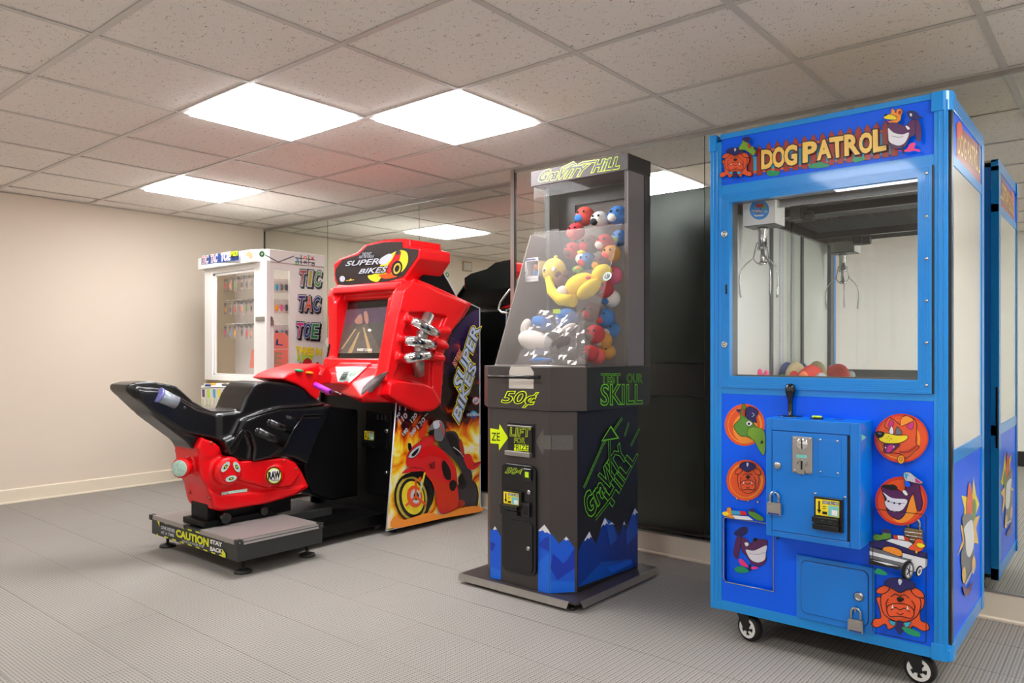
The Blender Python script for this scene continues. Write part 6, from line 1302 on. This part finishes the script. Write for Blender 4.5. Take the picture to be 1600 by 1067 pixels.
# header prints
a = Art('y', TY0-.041, -1, Cr(150, 350, 3.951)); a.ax = 'y'
hp = ArtPlane((TX0-.03, TY0-.03, 0), Vector((-.02, -.33, 0)), Cr(150, 350, 3.951))
hp.poly([(652, 200), (882, 163), (882, 222), (652, 252)], 'tt_blue')
for t, q, m in (('TIC', [(656, 200), (695, 194), (692, 240), (654, 246)], 'white'), ('TAC', [(710, 192), (752, 185), (748, 232), (708, 238)], 'white'), ('TOE', [(775, 182), (832, 172), (828, 220), (772, 228)], 'white')):
    hp.text(t, q, m, .06); hp.text(t, q, 'tt_red', -.01)
hp.poly([(832, 172), (880, 165), (880, 195), (832, 200)], 'lime').text('4IN', [(835, 175), (878, 168), (878, 215), (835, 220)], 'ink', .01)
hp.cr = Cr(150, 350, 3.951)
hp.blob([(925, 190), (945, 165), (965, 180), (970, 205), (945, 218), (925, 210)], 'letter_pink').blob([(920, 205), (940, 198), (950, 215), (930, 218)], 'pale_blue_print')
hp.build('header_print', tt)
a = Art('x', TX1+.02, 1, Cr(150, 350, 3.951))
a.ell(1024, 185, 17, 19, 'tt_green').ell(1024, 185, 7, 8, 'white').line([(1042, 190), (1125, 235), (1222, 198)], .009, 'cargrey')
for x in (1265, 1312): a.line([(x, 190), (x, 252)], .006, 'ink')
a.line([(1228, 208), (1350, 222)], .006, 'ink').line([(1228, 232), (1350, 240)], .006, 'ink')
for k, (x, y, m) in enumerate(((1243, 222, 'sky_pane'), (1290, 208, 'orange'), (1335, 212, 'tt_red'), (1240, 242, 'tt_green'), (1290, 236, 'purple'), (1338, 250, 'ink'))): a.text('XO'[k % 2], [(x-9, y-9), (x+9, y-9), (x+9, y+9), (x-9, y+9)], m, .05)
a.build('header_side_print', tt)
# big side lettering
a = Art('x', TX1, 1, Cr(150, 350, 3.951))
def word(chars, y0, y1, x0, x1, sl, cols):
    n = len(chars); w_ = (x1-x0)/n
    for k, ch in enumerate(chars):
        xa_ = x0+k*w_+3; xb_ = x0+(k+1)*w_-5; yk = y0+(xa_-x0)*.06
        q = [(xa_+sl, yk), (xb_+sl, yk+2), (xb_, yk+(y1-y0)), (xa_, yk+(y1-y0)-2)]
        if ch == 'I': q = [(xa_+sl+12, yk), (xb_+sl-12, yk+2), (xb_-12, yk+(y1-y0)), (xa_+12, yk+(y1-y0)-2)]
        a.text(ch, [(p[0]+8, p[1]+9) for p in q], 'ink', .1); a.text(ch, q, 'ink', .1); a.text(ch, q, 'silver_print', .06); a.text(ch, q, cols[k], .015)
word('TIC', 288, 378, 1248, 1385, 10, ('fence', 'wheel_rim', 'dog_green'))
word('TAC', 445, 532, 1238, 1376, 10, ('violet', 'orange', 'lock_label'))
word('TOE', 612, 698, 1225, 1366, 10, ('magenta', 'tt_blue', 'tt_green'))
a.text('THREE IN', [(1228, 758), (1385, 770), (1385, 812), (1228, 800)], 'yellow', .05).text('A ROW', [(1235, 805), (1330, 810), (1330, 850), (1235, 845)], 'lime', .04)
a.blob([(1265, 870), (1290, 830), (1320, 840), (1325, 880), (1290, 890)], 'tt_red', 'ink', .003).blob([(1340, 880), (1360, 850), (1375, 880)], 'tt_red').line([(1235, 890), (1260, 850)], .005, 'ink').line([(1245, 860), (1262, 895)], .005, 'tt_blue').line([(1330, 890), (1320, 860)], .005, 'flame_y')
a.build('side_lettering', tt)
# pegs and hanging prizes inside
pk = MB(); inside = []
for z_py in (432, 470, 507):
    zz = fy((370, z_py), TYB-.08).z
    for k in range(6):
        x = fy((352+k*8.5, z_py), TYB-.08).x; pk.cyl((x, TYB, zz), (x, TYB-.12, zz+.006), .0022, 'steel', seg=6)
    pk.box(fy((350, z_py), TYB-.08).x, fy((400, z_py), TYB-.08).x, TYB-.006, TYB, zz-.01, zz+.01, 'cargrey')
pk.build('pegs', tt)
glass('baggie', (.93, .93, .95), 1.5, .35, (225, 205, 200))
cols = ['tt_red', 'sky_pane', 'slate', 'letter_pink', 'gold', 'cargrey', 'dog_green', 'rider_grey', 'plush_pink', 'slate']
wl = ['watch-like charm', 'blue ring', 'dark gadget', 'pink card', 'yellow charm', 'grey card', 'green trinket', 'charcoal trinket', 'rosy charm', 'slate trinket']
hr = random.Random(11)
def hang(x, y, z, w_, h_, m, lab, grp, ax='y'):
    o = empty('hanging_prize', (x, y, z), lab, 'prize bag', grp)
    if ax == 'y':
        MB().box(x-w_/2, x+w_/2, y-.004, y+.004, z-h_, z, 'baggie').build('bag', o); MB().ball((x, y-.002, z-h_*.6), (w_*.34, .006, h_*.26), m, 10, 7).build('charm', o); MB().box(x-w_/2, x+w_/2, y-.005, y-.0042, z-.018, z-.002, 'slate').build('header_card', o)
    else:
        MB().box(x-.004, x+.004, y-w_/2, y+w_/2, z-h_, z, 'baggie').build('bag', o); MB().ball((x+.002, y, z-h_*.6), (.006, w_*.34, h_*.26), m, 10, 7).build('charm', o)
rows = ['top', 'middle', 'bottom']
for r_, z_py in enumerate((434, 472, 509)):
    zz = fy((370, z_py), TYB-.09).z
    for k in range(6):
        x = fy((353+k*8.5, z_py), TYB-.09).x; ci = (k*3+r_*4) % 10
        hang(x, TYB-.09-.006*(k % 3), zz, .034, .085+.02*hr.random(), cols[ci], '%s bagged prize on the %s pegs of the white cabinet, %s from left' % (wl[ci].split(' ')[0], rows[r_], ('first', 'second', 'third', 'fourth', 'fifth', 'sixth')[k]), 'bagged prizes on the pegs of the white cabinet')
for r_, z_py in enumerate((436, 468, 508)):
    for k in range(3):
        v = W((432+k*7.5, z_py), 'x', TX1-.07); ci = (k*4+r_*3+1) % 10
        hang(v.x, v.y, v.z, .045, .10, cols[ci], '%s prize bag behind the narrow side pane, %s row, %s' % (wl[ci].split(' ')[0], rows[r_], ('nearest the door', 'in the middle', 'nearest the back')[k]), 'bagged prizes behind the narrow side pane', 'x')
# red salmon instruction sheets
for (q, lab, ax, val) in (([(1100, 672), (1165, 668), (1192, 700), (1190, 770), (1100, 770)], 'salmon instruction card with blue letter behind the narrow pane, upper one', 'x', TX1-.03), ([(1096, 776), (1190, 772), (1188, 850), (1160, 890), (1096, 888)], 'salmon instruction card with dark letter behind the narrow pane, lower one', 'x', TX1-.03), ([(960, 775), (985, 770), (985, 890), (948, 888)], 'salmon card standing at the right of the cabinet door window', 'y', TY0+.06)):
    cr = Cr(150, 350, 3.951); v = [W(p, ax, val) for p in cr(q)]
    o = MB().prism(v, (-.002, 0, 0) if ax == 'x' else (0, .002, 0), 'tt_pinksheet').build('card', None, label=lab, category='card')
    if ax == 'x':
        a = Art('x', val, 1, cr); up1 = q[0][1] < 700
        a.text('L' if up1 else 'E', [(1115, 712), (1150, 716), (1150, 750), (1112, 746)] if up1 else [(1105, 795), (1148, 795), (1140, 862), (1100, 862)], 'tt_blue' if up1 else 'tt_wood', .02); a.build('card_print', o)
# ================================================================ small framed notice high on the left wall (seen in the mirror)
nt_ = empty('wall_notice', (XL, 1.1, 2.09), 'small framed notice high on the beige wall, seen only in the mirror', 'sign')
MB().box(XL, XL+.012, 1.02, 1.18, 2.03, 2.15, 'tt_wood').build('frame', nt_, bevel=.002)
MB().box(XL+.012, XL+.014, 1.035, 1.165, 2.045, 2.135, 'paper').build('sheet', nt_)
